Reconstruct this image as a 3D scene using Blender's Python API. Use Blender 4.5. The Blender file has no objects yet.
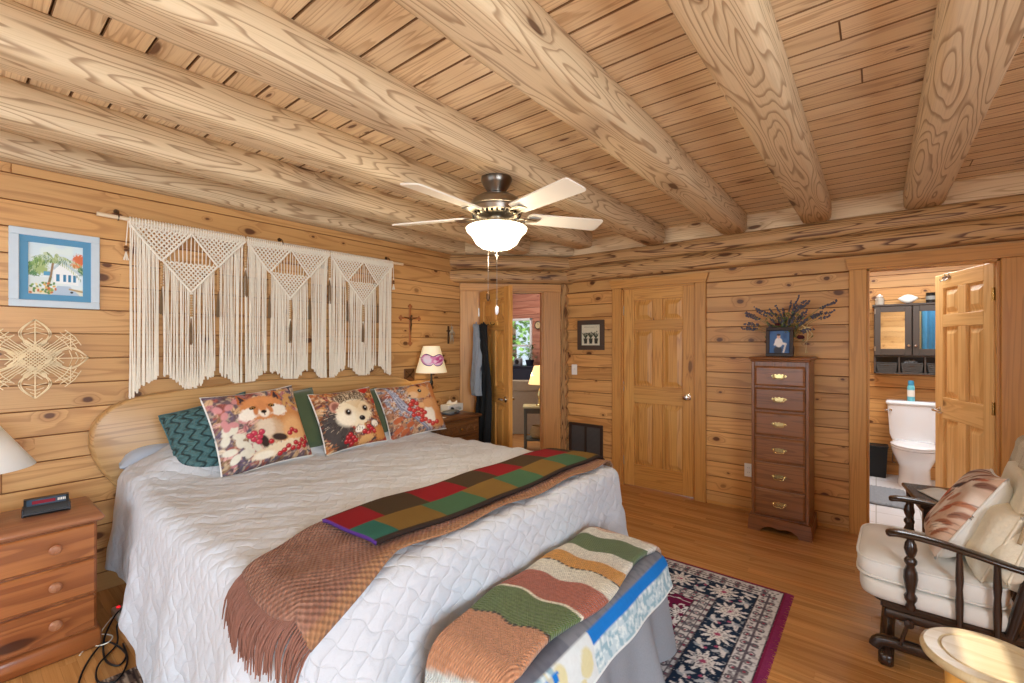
import bpy, bmesh, math, random
import numpy as np
from mathutils import Matrix, Vector
random.seed(11)
R = math.radians
SC = bpy.context.scene
COL = SC.collection
PI = math.pi

# ---------------------------------------------------------------- colours
def s2l(c):
    return c / 12.92 if c <= 0.04045 else ((c + 0.055) / 1.055) ** 2.4
def hx(h):
    h = h.lstrip('#')
    return tuple(s2l(int(h[i:i + 2], 16) / 255) for i in (0, 2, 4))
def hx4(h):
    return hx(h) + (1.0,)

# ---------------------------------------------------------------- node helper
def N(nt, typ, ins=None, **props):
    n = nt.nodes.new('ShaderNode' + typ)
    for k, v in props.items():
        setattr(n, k, v)
    for k, v in (ins or {}).items():
        s = n.inputs[k]
        if isinstance(v, bpy.types.NodeSocket):
            nt.links.new(v, s)
        else:
            s.default_value = v
    return n
def new_mat(name):
    m = bpy.data.materials.new(name)
    m.use_nodes = True
    nt = m.node_tree
    nt.nodes.clear()
    out = nt.nodes.new('ShaderNodeOutputMaterial')
    b = nt.nodes.new('ShaderNodeBsdfPrincipled')
    nt.links.new(b.outputs[0], out.inputs[0])
    return m, nt, b
def mth(nt, op, a, b=None, c=None, clamp=False):
    ins = {0: a}
    if b is not None: ins[1] = b
    if c is not None: ins[2] = c
    n = N(nt, 'Math', ins, operation=op)
    n.use_clamp = clamp
    return n.outputs[0]
def mixc(nt, f, a, b, mode='MIX'):
    n = nt.nodes.new('ShaderNodeMix')
    n.data_type = 'RGBA'; n.blend_type = mode; n.clamp_factor = True
    for i, v in ((0, f), (6, a), (7, b)):
        if isinstance(v, bpy.types.NodeSocket): nt.links.new(v, n.inputs[i])
        else: n.inputs[i].default_value = v
    return n.outputs[2]
def mrange(nt, v, a, b, c=0.0, d=1.0, smooth=True):
    n = N(nt, 'MapRange', {0: v, 1: a, 2: b, 3: c, 4: d})
    n.interpolation_type = 'SMOOTHSTEP' if smooth else 'LINEAR'
    return n.outputs[0]
def bump(nt, b, h, strength=0.3, dist=0.01):
    n = N(nt, 'Bump', {'Strength': strength, 'Distance': dist, 'Height': h})
    nt.links.new(n.outputs[0], b.inputs['Normal'])

def plain(name, c, rough=0.6, metal=0.0, vary=0.06, scale=9.0, bmp=0.0, bscale=60.0, emit=None, es=0.0, trans=0.0, coat=0.0, sheen=0.0):
    m, nt, b = new_mat(name)
    c = hx4(c) if isinstance(c, str) else c
    tc = N(nt, 'TexCoord')
    no = N(nt, 'TexNoise', {'Vector': tc.outputs['Object'], 'Scale': scale, 'Detail': 4.0})
    lo = tuple(max(0, x * (1 - vary)) for x in c[:3]) + (1,)
    hi = tuple(min(1, x * (1 + vary)) for x in c[:3]) + (1,)
    nt.links.new(mixc(nt, no.outputs[0], lo, hi), b.inputs['Base Color'])
    b.inputs['Roughness'].default_value = rough
    b.inputs['Metallic'].default_value = metal
    if trans: b.inputs['Transmission Weight'].default_value = trans
    if coat: b.inputs['Coat Weight'].default_value = coat
    if sheen: b.inputs['Sheen Weight'].default_value = sheen
    if emit:
        b.inputs['Emission Color'].default_value = hx4(emit)
        b.inputs['Emission Strength'].default_value = es
    if bmp:
        n2 = N(nt, 'TexNoise', {'Vector': tc.outputs['Object'], 'Scale': bscale, 'Detail': 3.0})
        bump(nt, b, n2.outputs[0], bmp, 0.004)
    return m

def wood(name, c1, c2, line, lineamt=0.45, knot='#4a2408', knotd=0.35, su=0.7, sv=8.0, K=7.0, rough=0.5,
         tone=0.22, kscale=(1.9, 6.0), knotsize=0.16, coat=0.0, fib=0.18, bmp=0.12, sharp=0.55, spec=0.4):
    m, nt, b = new_mat(name)
    uv = N(nt, 'UVMap', uv_map='w').outputs[0]
    rnd = N(nt, 'Attribute', attribute_name='rnd').outputs['Fac']
    off = N(nt, 'CombineXYZ', {0: mth(nt, 'MULTIPLY', rnd, 37.7), 1: mth(nt, 'MULTIPLY', rnd, 91.3), 2: 0.0}).outputs[0]
    p = N(nt, 'VectorMath', {0: uv, 1: off}, operation='ADD').outputs[0]
    # knots
    pk = N(nt, 'VectorMath', {0: p, 1: (kscale[0], kscale[1], 1)}, operation='MULTIPLY').outputs[0]
    wn = N(nt, 'TexNoise', {'Vector': pk, 'Scale': 2.5, 'Detail': 2.0})
    pkw = N(nt, 'VectorMath', {0: pk, 1: N(nt, 'VectorMath', {0: wn.outputs[1], 1: (0.12, 0.12, 0)}, operation='MULTIPLY').outputs[0]}, operation='ADD').outputs[0]
    vo = N(nt, 'TexVoronoi', {'Vector': pkw, 'Scale': 1.0, 'Randomness': 0.9}, voronoi_dimensions='2D')
    sep = N(nt, 'SeparateColor', {0: vo.outputs['Color']})
    pres = mrange(nt, sep.outputs[0], 1.0 - knotd, 1.0 - knotd + 0.02)
    size = mth(nt, 'MULTIPLY_ADD', sep.outputs[1], knotsize * 0.8, knotsize * 0.35)
    rel = mth(nt, 'DIVIDE', vo.outputs['Distance'], size)
    kmask = mth(nt, 'MULTIPLY', mrange(nt, rel, 0.65, 1.15, 1.0, 0.0), pres)
    halo = mth(nt, 'MULTIPLY', mrange(nt, rel, 0.6, 3.2, 1.0, 0.0), pres)
    # cathedral grain: contour lines of a stretched field
    pg = N(nt, 'VectorMath', {0: p, 1: (su, sv, 1)}, operation='MULTIPLY').outputs[0]
    g = N(nt, 'TexNoise', {'Vector': pg, 'Scale': 1.0, 'Detail': 1.6, 'Roughness': 0.45}).outputs[0]
    field = mth(nt, 'MULTIPLY_ADD', g, K, mth(nt, 'MULTIPLY', halo, 1.6))
    fr = mth(nt, 'FRACT', field)
    ring = mth(nt, 'MULTIPLY', mrange(nt, fr, sharp - 0.35, 0.9), mrange(nt, fr, 0.9, 1.0, 1.0, 0.0))
    pf = N(nt, 'VectorMath', {0: p, 1: (4.0, 190.0, 1)}, operation='MULTIPLY').outputs[0]
    f = N(nt, 'TexNoise', {'Vector': pf, 'Scale': 1.0, 'Detail': 2.0}).outputs[0]
    big = N(nt, 'TexNoise', {'Vector': N(nt, 'VectorMath', {0: p, 1: (0.8, 3.0, 1)}, operation='MULTIPLY').outputs[0], 'Scale': 1.0, 'Detail': 2.0}).outputs[0]
    c1, c2, line, knot = (hx4(x) if isinstance(x, str) else x for x in (c1, c2, line, knot))
    rr = mth(nt, 'FRACT', mth(nt, 'MULTIPLY', rnd, 7.31))
    t = mth(nt, 'ADD', mth(nt, 'MULTIPLY', rr, 0.55), mth(nt, 'MULTIPLY_ADD', big, 0.9, -0.22), clamp=True)
    base = mixc(nt, t, c1, c2)
    base = mixc(nt, mth(nt, 'MULTIPLY', ring, lineamt), base, line)
    base = mixc(nt, mth(nt, 'MULTIPLY', mrange(nt, f, 0.42, 0.75), fib), base, line)
    base = mixc(nt, mth(nt, 'MULTIPLY', halo, 0.35), base, line)
    base = mixc(nt, mth(nt, 'MULTIPLY', kmask, 0.85), base, knot)
    v = mth(nt, 'MULTIPLY_ADD', mth(nt, 'FRACT', mth(nt, 'MULTIPLY', rnd, 13.7)), tone, 1.0 - tone * 0.5)
    h = N(nt, 'HueSaturation', {'Value': v, 'Color': base})
    nt.links.new(h.outputs[0], b.inputs['Base Color'])
    b.inputs['Roughness'].default_value = rough
    b.inputs['Specular IOR Level'].default_value = spec
    if coat:
        b.inputs['Coat Weight'].default_value = coat
        b.inputs['Coat Roughness'].default_value = 0.18
    if bmp:
        hh = mth(nt, 'SUBTRACT', mth(nt, 'MULTIPLY', f, 0.5), mth(nt, 'MULTIPLY', ring, 0.5))
        bump(nt, b, hh, bmp, 0.002)
    return m

def colmat(name, rough=0.85, bmp=0.0, kind='weave', scale=220.0, sheen=0.0, vary=0.1, vscale=60.0, yarn=0.0):
    """colour comes from the object's own colour pattern, with a woven or fibrous bump"""
    m, nt, b = new_mat(name)
    a = N(nt, 'Attribute', attribute_name='Col')
    uv = N(nt, 'UVMap', uv_map='w').outputs[0]
    no = N(nt, 'TexNoise', {'Vector': uv, 'Scale': vscale, 'Detail': 3.0})
    h = N(nt, 'HueSaturation', {'Value': mth(nt, 'MULTIPLY_ADD', no.outputs[0], 2 * vary, 1 - vary), 'Color': a.outputs['Color']})
    nt.links.new(h.outputs[0], b.inputs['Base Color'])
    b.inputs['Roughness'].default_value = rough
    b.inputs['Specular IOR Level'].default_value = 0.25
    if sheen: b.inputs['Sheen Weight'].default_value = sheen
    if bmp:
        sx = N(nt, 'SeparateXYZ', {0: uv})
        if kind == 'weave':
            wa = mth(nt, 'SINE', mth(nt, 'MULTIPLY', sx.outputs[0], scale))
            wb = mth(nt, 'SINE', mth(nt, 'MULTIPLY', sx.outputs[1], scale))
            hgt = mth(nt, 'MULTIPLY', wa, wb)
        else:
            hgt = N(nt, 'TexNoise', {'Vector': uv, 'Scale': scale, 'Detail': 2.0}).outputs[0]
        bump(nt, b, hgt, bmp, 0.004)
        if yarn:      # the two yarns of the weave alternate light and dark
            h2 = N(nt, 'HueSaturation', {'Value': mth(nt, 'MULTIPLY_ADD', hgt, yarn, 1.0), 'Color': h.outputs[0]})
            nt.links.new(h2.outputs[0], b.inputs['Base Color'])
    return m

def quilt_mat(name, c, p=0.11, strength=0.55):
    """white quilted cotton: puffed cells between wavy stitch lines"""
    m, nt, b = new_mat(name)
    uv = N(nt, 'UVMap', uv_map='w').outputs[0]
    no = N(nt, 'TexNoise', {'Vector': uv, 'Scale': 7.0, 'Detail': 2.0})
    sx = N(nt, 'SeparateXYZ', {0: uv})
    k = PI / p
    u = mth(nt, 'ADD', mth(nt, 'MULTIPLY', sx.outputs[0], k), mth(nt, 'MULTIPLY', no.outputs[0], .7))
    v = mth(nt, 'MULTIPLY', sx.outputs[1], k * 0.8)
    wig = mth(nt, 'MULTIPLY', mth(nt, 'SINE', mth(nt, 'MULTIPLY', u, 2.0)), 0.35)
    s1 = mth(nt, 'ABSOLUTE', mth(nt, 'SINE', mth(nt, 'ADD', mth(nt, 'ADD', u, v), wig)))
    s2 = mth(nt, 'ABSOLUTE', mth(nt, 'SINE', mth(nt, 'SUBTRACT', mth(nt, 'SUBTRACT', u, v), wig)))
    hgt = mth(nt, 'POWER', mth(nt, 'MINIMUM', s1, s2), 0.45)
    n2 = N(nt, 'TexNoise', {'Vector': uv, 'Scale': 22.0, 'Detail': 5.0, 'Roughness': 0.6})
    hh = mth(nt, 'ADD', mth(nt, 'MULTIPLY', hgt, 0.5), mth(nt, 'MULTIPLY', n2.outputs[0], 0.55))
    bump(nt, b, hh, strength, 0.016)
    c = hx4(c)
    nt.links.new(mixc(nt, no.outputs[0], tuple(x * .97 for x in c[:3]) + (1,), c), b.inputs['Base Color'])
    b.inputs['Roughness'].default_value = 0.8
    b.inputs['Sheen Weight'].default_value = 0.15
    return m

# ---------------------------------------------------------------- mesh builder
class MB:
    def __init__(s):
        s.v = []; s.f = []; s.uv = []; s.r = []; s.mi = []; s.col = None
        s.rnd = random.random(); s.m = 0
    def face(s, idx, uvs):
        s.f.append(tuple(idx)); s.uv.extend(uvs); s.r.append(s.rnd); s.mi.append(s.m)
    def newr(s):
        s.rnd = random.random()
    def auto(s, verts, faces, ax, M=None):
        b = len(s.v)
        for fc in faces:
            P = [Vector(verts[i]) for i in fc]
            n = (P[1] - P[0]).cross(P[-1] - P[0])
            if len(P) > 3: n = (P[2] - P[0]).cross(P[3] - P[1])
            oth = [i for i in range(3) if i != ax]
            an = [abs(n[i]) for i in range(3)]
            if an[ax] > max(an[oth[0]], an[oth[1]]) * 1.01: ua, va = oth[0], oth[1]; k = 0.4
            else:
                ua = ax; k = 1
                va = oth[0] if an[oth[0]] < an[oth[1]] else oth[1]
            s.face([b + i for i in fc], [(p[ua] * k, p[va] + p[3 - ua - va] * 0.37) for p in P])
        s.v.extend([tuple(M @ Vector(p)) for p in verts] if M else [tuple(p) for p in verts])
    def box(s, x0, x1, y0, y1, z0, z1, ax=0, bev=0.0, M=None, em=None):
        c = [(x0, x1), (y0, y1), (z0, z1)]
        if bev <= 0:
            vs = [(c[0][i], c[1][j], c[2][k]) for i in (0, 1) for j in (0, 1) for k in (0, 1)]
            fs = [(0, 1, 3, 2), (4, 6, 7, 5), (0, 4, 5, 1), (2, 3, 7, 6), (0, 2, 6, 4), (1, 5, 7, 3)]
            return s.auto(vs, fs, ax, M)
        bev = min(bev, *[abs(a[1] - a[0]) * 0.45 for a in c])
        vs = []; ix = {}
        for i in (0, 1):
            for j in (0, 1):
                for k in (0, 1):
                    for a in range(3):
                        p = [c[0][i], c[1][j], c[2][k]]
                        for q, t in enumerate((i, j, k)):
                            if q != a: p[q] += bev * (1 if t == 0 else -1)
                        ix[i, j, k, a] = len(vs); vs.append(tuple(p))
        fs = []
        for a in range(3):
            o1, o2 = [q for q in range(3) if q != a]
            for t in (0, 1):
                q = []
                for (m, n) in ((0, 0), (1, 0), (1, 1), (0, 1)):
                    key = [0, 0, 0]; key[a] = t; key[o1] = m; key[o2] = n
                    q.append(ix[key[0], key[1], key[2], a])
                fs.append(tuple(q))
        for a in range(3):
            o1, o2 = [q for q in range(3) if q != a]
            for m in (0, 1):
                for n in (0, 1):
                    k0 = [0, 0, 0]; k1 = [0, 0, 0]; k0[a] = 0; k1[a] = 1
                    k0[o1] = k1[o1] = m; k0[o2] = k1[o2] = n
                    fs.append((ix[(*k0, o1)], ix[(*k1, o1)], ix[(*k1, o2)], ix[(*k0, o2)]))
        for i in (0, 1):
            for j in (0, 1):
                for k in (0, 1):
                    fs.append((ix[i, j, k, 0], ix[i, j, k, 1], ix[i, j, k, 2]))
        n0 = len(s.mi); s.auto(vs, fs, ax, M)
        if em is not None:      # groove shade and grime painted in: every face but the six flat ones, and the edge sides
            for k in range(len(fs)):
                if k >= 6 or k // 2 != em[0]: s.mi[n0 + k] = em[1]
    def rings(s, rings, closed=True, cap=True, M=None, loop=False, uvs=1.0):
        """skin a list of point rings; u runs along the rings, v around"""
        b = len(s.v); n = len(rings[0]); m = len(rings)
        for rg in rings:
            s.v.extend([tuple(M @ Vector(p)) for p in rg] if M else [tuple(p) for p in rg])
        us = [0.0]
        for i in range(1, m):
            us.append(us[-1] + (Vector(rings[i][0]) - Vector(rings[i - 1][0])).length * 0.5 + (Vector(rings[i][n // 2]) - Vector(rings[i - 1][n // 2])).length * 0.5)
        q = rings[m // 2]
        vv = [0.0]
        for j in range(1, n + 1):
            vv.append(vv[-1] + (Vector(q[j % n]) - Vector(q[j - 1])).length)
        for i in range(m if loop else m - 1):
            i2 = (i + 1) % m
            for j in range(n if closed else n - 1):
                j2 = (j + 1) % n
                u1 = us[i + 1] if i + 1 < m else us[-1] + .05
                s.face([b + i * n + j, b + i * n + j2, b + i2 * n + j2, b + i2 * n + j],
                       [(us[i], vv[j]), (us[i], vv[j + 1]), (u1, vv[j + 1]), (u1, vv[j])])
        if cap and closed and not loop:
            for i, rev in ((0, True), (m - 1, False)):
                idx = [b + i * n + j for j in range(n)]
                if rev: idx.reverse()
                P = [Vector(s.v[k]) for k in idx]
                ex = [max(p[a] for p in P) - min(p[a] for p in P) for a in range(3)]
                o = sorted(range(3), key=lambda a: -ex[a])[:2]
                s.face(idx, [(p[o[0]] * .4, p[o[1]]) for p in P])
    def lathe(s, prof, n=20, M=None, cap=True):
        """profile (r, z) turned about local z"""
        rg = [[(max(r, 1e-5) * math.cos(2 * PI * j / n), max(r, 1e-5) * math.sin(2 * PI * j / n), z) for j in range(n)] for r, z in prof]
        s.rings(rg, M=M, cap=cap)
    def sweep(s, path, rad, n=8, M=None, up=(0, 0, 1), closed=False, cap=True, power=2.0):
        """tube along path; rad is number, list, or list of (side, up) pairs"""
        P = [Vector(p) for p in path]; m = len(P); up = Vector(up)
        rg = []
        for i in range(m):
            t = (P[(i + 1) % m] - P[i - 1]) if closed else (P[min(i + 1, m - 1)] - P[max(i - 1, 0)])
            t = t.normalized() if t.length > 1e-9 else Vector((0, 0, 1))
            sd = t.cross(up)
            if sd.length < 1e-4: sd = t.cross(Vector((1, 0, 0)))
            if sd.length < 1e-4: sd = t.cross(Vector((0, 1, 0)))
            sd.normalize(); u2 = sd.cross(t).normalized()
            r = rad[i] if isinstance(rad, list) else rad
            ra, rb = r if isinstance(r, (list, tuple)) else (r, r)
            rr = []
            for j in range(n):
                a = 2 * PI * (j + .5) / n
                ca, sa = math.cos(a), math.sin(a)
                e = 2.0 / power
                ca = math.copysign(abs(ca) ** e, ca); sa = math.copysign(abs(sa) ** e, sa)
                rr.append(P[i] + sd * ra * ca + u2 * rb * sa)
            rg.append(rr)
        s.rings(rg, M=M, cap=cap, loop=closed)
    def prism(s, poly, z0, z1, ax=0, M=None, bev=0.0):
        """2-D outline in local xy given depth along z"""
        n = len(poly)
        vs = [(x, y, z0) for x, y in poly] + [(x, y, z1) for x, y in poly]
        fs = [tuple(range(n))[::-1], tuple(range(n, 2 * n))] + [(i, (i + 1) % n, n + (i + 1) % n, n + i) for i in range(n)]
        s.auto(vs, fs, ax, M)
    def grid(s, fn, nu, nv, col=None, uvf=None, M=None):
        """fn(i/nu, j/nv) -> point"""
        b = len(s.v)
        pts = [fn(i / nu, j / nv) for i in range(nu + 1) for j in range(nv + 1)]
        s.v.extend([tuple(M @ Vector(p)) for p in pts] if M else [tuple(p) for p in pts])
        uvf = uvf or (lambda a, c: (a, c))
        UV = [uvf(i / nu, j / nv) for i in range(nu + 1) for j in range(nv + 1)]
        for i in range(nu):
            for j in range(nv):
                q = [i * (nv + 1) + j, (i + 1) * (nv + 1) + j, (i + 1) * (nv + 1) + j + 1, i * (nv + 1) + j + 1]
                s.face([b + k for k in q], [UV[k] for k in q])
        if col is not None:
            if s.col is None: s.col = {}
            uu = np.repeat(np.linspace(0, 1, nu + 1), nv + 1); vv = np.tile(np.linspace(0, 1, nv + 1), nu + 1)
            c = col(uu, vv)
            for k in range(len(pts)): s.col[b + k] = c[k]
    def build(s, name, mats, parent=None, ang=35.0, loc=None, rot=None, solid=0.0):
        me = bpy.data.meshes.new(name)
        me.from_pydata(s.v, [], s.f)
        ul = me.uv_layers.new(name='w')
        ul.data.foreach_set('uv', np.array(s.uv, dtype=np.float32).ravel())
        at = me.attributes.new('rnd', 'FLOAT', 'FACE')
        at.data.foreach_set('value', np.array(s.r, dtype=np.float32))
        if s.col is not None:
            ca = me.color_attributes.new('Col', 'FLOAT_COLOR', 'POINT')
            arr = np.ones((len(s.v), 4), dtype=np.float32)
            for k, c in s.col.items(): arr[k, :3] = c[:3]
            ca.data.foreach_set('color', arr.ravel())
        mats = mats if isinstance(mats, (list, tuple)) else [mats]
        for m in mats: me.materials.append(m)
        me.polygons.foreach_set('material_index', np.array(s.mi, dtype=np.int32))
        bm = bmesh.new(); bm.from_mesh(me)
        bmesh.ops.recalc_face_normals(bm, faces=bm.faces)
        bm.to_mesh(me); bm.free()
        if ang:
            me.polygons.foreach_set('use_smooth', [True] * len(me.polygons))
            me.set_sharp_from_angle(angle=R(ang))
        me.update()
        o = bpy.data.objects.new(name, me)
        COL.objects.link(o)
        if parent: o.parent = parent
        if loc: o.location = loc
        if rot: o.rotation_euler = rot
        if solid:
            md = o.modifiers.new('thickness', 'SOLIDIFY'); md.thickness = solid; md.offset = 0
        return o

def tag(o, label, cat=None, group=None, kind=None):
    o['label'] = label
    if cat: o['category'] = cat
    if group: o['group'] = group
    if kind: o['kind'] = kind
    return o
def thing(name, label, cat, loc=(0, 0, 0), rz=0.0, group=None, rot=None):
    o = bpy.data.objects.new(name, None)
    o.empty_display_size = 0.1
    COL.objects.link(o)
    o.location = loc
    o.rotation_euler = rot if rot else (0, 0, rz)
    return tag(o, label, cat, group)
def struct(o, label, cat):
    return tag(o, label, cat, kind='structure')
def T(x=0, y=0, z=0): return Matrix.Translation((x, y, z))
def RX(a): return Matrix.Rotation(R(a), 4, 'X')
def RY(a): return Matrix.Rotation(R(a), 4, 'Y')
def RZ(a): return Matrix.Rotation(R(a), 4, 'Z')
def frame(o, ex, ey, ez):
    return Matrix(((ex[0], ey[0], ez[0], o[0]), (ex[1], ey[1], ez[1], o[1]), (ex[2], ey[2], ez[2], o[2]), (0, 0, 0, 1)))

# ---------------------------------------------------------------- pattern painter (numpy)
def vnoise(x, y, seed=0):
    def h(i, j):
        n = (i * 374761393 + j * 668265263 + seed * 1442695041) & 0x7fffffff
        n = ((n ^ (n >> 13)) * 1274126177) & 0x7fffffff
        return ((n ^ (n >> 16)) & 0xffff) / 65535.0
    x = np.asarray(x, float); y = np.asarray(y, float)
    i = np.floor(x).astype(np.int64); j = np.floor(y).astype(np.int64)
    fx = x - i; fy = y - j
    fx = fx * fx * (3 - 2 * fx); fy = fy * fy * (3 - 2 * fy)
    return (h(i, j) * (1 - fx) + h(i + 1, j) * fx) * (1 - fy) + (h(i, j + 1) * (1 - fx) + h(i + 1, j + 1) * fx) * fy
class Paint:
    def __init__(s, x, y, bg):
        s.x = x; s.y = y
        s.c = np.tile(np.array(hx(bg) if isinstance(bg, str) else bg), (len(x), 1))
    def put(s, mask, c, a=1.0):
        c = np.array(hx(c) if isinstance(c, str) else c)
        m = np.clip(mask, 0, 1)[:, None] * a
        s.c = s.c * (1 - m) + c * m
    def ell(s, cx, cy, rx, ry, c, rot=0.0, soft=0.12, a=1.0, rag=0.0, seed=0):
        ca, sa = math.cos(R(rot)), math.sin(R(rot))
        dx = s.x - cx; dy = s.y - cy
        d = np.hypot((dx * ca + dy * sa) / rx, (-dx * sa + dy * ca) / ry)
        if rag: d = d + rag * (vnoise(s.x * 60, s.y * 60, seed) - .5)
        s.put((1 - d) / soft + .5, c, a)
    def poly(s, pts, c, a=1.0):
        ins = np.zeros(len(s.x), bool); n = len(pts)
        for i in range(n):
            x1, y1 = pts[i]; x2, y2 = pts[(i + 1) % n]
            if y1 == y2: continue
            t = ((y1 > s.y) != (y2 > s.y)) & (s.x < (x2 - x1) * (s.y - y1) / (y2 - y1) + x1)
            ins ^= t
        s.put(ins.astype(float), c, a)
    def line(s, x1, y1, x2, y2, w, c, a=1.0):
        dx, dy = x2 - x1, y2 - y1
        t = np.clip(((s.x - x1) * dx + (s.y - y1) * dy) / (dx * dx + dy * dy), 0, 1)
        d = np.hypot(s.x - x1 - t * dx, s.y - y1 - t * dy)
        s.put((w - d) / (w * .3), c, a)
    def rect(s, x0, x1, y0, y1, c, a=1.0):
        s.put(((s.x >= x0) & (s.x <= x1) & (s.y >= y0) & (s.y <= y1)).astype(float), c, a)
    def speck(s, sc, lo, hi, c, seed=0, a=1.0, mask=None):
        n = vnoise(s.x * sc, s.y * sc, seed)
        m = np.clip((n - lo) / (hi - lo), 0, 1)
        if mask is not None: m = m * mask
        s.put(m, c, a)
# ---------------------------------------------------------------- materials
W_WALL = wood('pine_boards', '#c99659', '#d9aa70', '#955c2c', lineamt=.42, knot='#4f240d', knotd=.3, su=.5, sv=7.0, K=8, rough=.42, tone=.26, kscale=(4.0, 6.6), knotsize=.14, sharp=.85)
W_BACK = wood('pine_boards_warm', '#ca9151', '#dbaa6b', '#8f5526', lineamt=.42, knot='#4a200b', knotd=.3, su=.5, sv=7.0, K=8, rough=.4, tone=.26, kscale=(4.2, 6.8), knotsize=.15, sharp=.85)
W_CEIL = wood('ceiling_planks', '#ebcfa3', '#f1dcb8', '#a97c4e', lineamt=.5, knot='#54290f', knotd=.22, su=.7, sv=12.0, K=11, rough=.4, tone=.12, kscale=(2.2, 7.5), knotsize=.13, fib=.22, sharp=.9)
W_BEAM = wood('log_beam', '#d6bc94', '#e0caa6', '#835c38', lineamt=.65, knot='#4d2c17', knotd=.22, su=.8, sv=8.0, K=17, rough=.6, tone=.1, kscale=(1.3, 4.5), knotsize=.13, bmp=.2, sharp=.9)
W_LOG = wood('wall_log', '#b98d5c', '#c9a06c', '#542c14', lineamt=.9, knot='#40200d', knotd=.25, su=.7, sv=10.0, K=14, rough=.5, tone=.12, kscale=(1.6, 5.0), bmp=.2, sharp=.9, knotsize=.13)
W_FLOOR = wood('oak_floor', '#bd854a', '#cc985b', '#915c29', lineamt=.35, knotd=.02, su=.8, sv=16.0, K=4, rough=.27, tone=.3, coat=.25, fib=.2, bmp=.05)
W_TRIM = wood('pine_trim', '#c48a46', '#cf9954', '#9d6530', lineamt=.4, knotd=.04, su=.6, sv=13.0, K=8, rough=.4, tone=.1, sharp=.85, knotsize=.1)
W_DOOR = wood('pine_door', '#cb9149', '#d7a35a', '#955722', lineamt=.45, knotd=.03, su=.6, sv=13.0, K=10, rough=.38, tone=.14, sharp=.85)
W_DOORL = wood('light_pine_door', '#e6bc7c', '#edc88c', '#bf8c4e', lineamt=.4, knotd=.02, su=.7, sv=12.0, K=6, rough=.4, tone=.1)
W_HEAD = wood('slab_headboard', '#bf935c', '#cca46e', '#85592d', lineamt=.45, knot='#42240f', knotd=.14, su=.45, sv=9.0, K=10, rough=.35, tone=.05, kscale=(2.0, 5.0), sharp=.85)
W_CHERRY = wood('cherry_chest', '#7f4e2a', '#8f5d36', '#482712', lineamt=.4, knotd=.0, su=.8, sv=14.0, K=8, rough=.33, tone=.12, coat=.2, sharp=.85)
W_NS = wood('stained_pine_nightstand', '#98572f', '#b4733f', '#6a3317', lineamt=.5, knot='#3a1a0c', knotd=.1, su=.6, sv=9.0, K=6, rough=.33, tone=.1, coat=.15)
W_NSTOP = wood('worn_stained_top', '#a8704d', '#b47d5a', '#7c452a', lineamt=.35, knotd=.05, su=.6, sv=9.0, K=6, rough=.33, tone=.08, coat=.15)
W_CARVED = wood('dark_carved_wood', '#6d4526', '#7a502d', '#3e2412', lineamt=.4, knotd=0, su=1, sv=14, K=5, rough=.4, tone=.1)
W_DARK = wood('espresso_wood', '#33231a', '#3d2a1f', '#1c120c', lineamt=.4, knotd=0, su=1, sv=14, K=5, rough=.25, tone=.1, coat=.3)
W_STOOL = wood('stool_top_wood', '#c9b48a', '#d4c29b', '#a98c5d', lineamt=.35, knotd=0, su=1, sv=10, K=5, rough=.25, tone=.05, coat=.3)
W_YPINE = wood('yellow_pine_leg', '#d9a04a', '#e0ab58', '#b67a2c', lineamt=.3, knotd=0, su=1, sv=12, K=5, rough=.3, tone=.05, coat=.3)
GROOVE = plain('shaded_board_groove', '#94602f', .7, vary=.15)  # seam shade and grime painted as one darker colour
GROOVE_C = plain('shaded_plank_groove', '#7f5c38', .7, vary=.15)  # shade between the ceiling planks, with grime, put into the colour
GROOVE_H = plain('shaded_red_groove', '#6a3626', .7, vary=.15)  # same painted seam shade for the reddish hall boards
W_HALL = wood('red_stained_boards', '#b57a64', '#c48c74', '#8a3f2b', lineamt=.4, knot='#4a1c10', knotd=.3, su=.6, sv=7, K=5, rough=.5, tone=.2, kscale=(2.6, 7.0))
W_ROD = wood('pale_rod_wood', '#e0c7a2', '#e7d2b1', '#c7a67a', lineamt=.2, knotd=0, rough=.6)
STRAW = plain('straw', '#efd9ae', .6, vary=.12)
CORD = plain('cotton_cord', '#efe6d3', .9, vary=.06, scale=40, bmp=.3, bscale=300)
BEADM = plain('tan_beads', '#c29a66', .6)
TASSEL = plain('brown_cord', '#7d6548', .9, vary=.2, scale=60)
BLACKM = plain('black_metal', '#17130f', .45, .3)
BRONZE = plain('bronze_hook', '#5a4028', .4, .7)
CHROME = plain('chrome', '#d8d8d8', .16, 1.0, vary=.02)
NICKEL = plain('brushed_nickel', '#a79f94', .28, 1.0, vary=.06)
NICKELD = plain('dark_nickel', '#6e665d', .3, 1.0, vary=.06)
BRASS = plain('brass', '#c9b078', .25, 1.0, vary=.05)
WHITEP = plain('white_plastic', '#efece3', .4, vary=.02)
PORC = plain('white_porcelain', '#eef0f2', .12, vary=.01, coat=.4)
BLADE = plain('fan_blade_cream', '#efe8d8', .45, vary=.02)
GLASSON = plain('lit_frosted_glass', '#fff3da', .4, emit='#fff0d0', es=4.0)
SHADEM = plain('cream_lampshade', '#efe4cd', .8, vary=.03, bmp=.15, bscale=200)
SHADEW = plain('white_lampshade', '#f1eee6', .8, vary=.02)
SHADEON = plain('lit_lampshade', '#f3deb0', .8, emit='#ffcf86', es=1.3)
QUILT = quilt_mat('quilted_white_cotton', '#cdd2d8', p=.082, strength=.6)
SHEET = plain('pale_blue_pillowcase', '#b9c3d0', .85, vary=.03, bmp=.2, bscale=20)
MATT = plain('mattress_ticking', '#c9c9c6', .9)
GREYLIN = plain('grey_linen', '#8b9097', .9, vary=.08, scale=120, bmp=.25, bscale=160)
FABCOL = colmat('printed_cotton', .85, .15, 'noise', 300.0)
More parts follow.
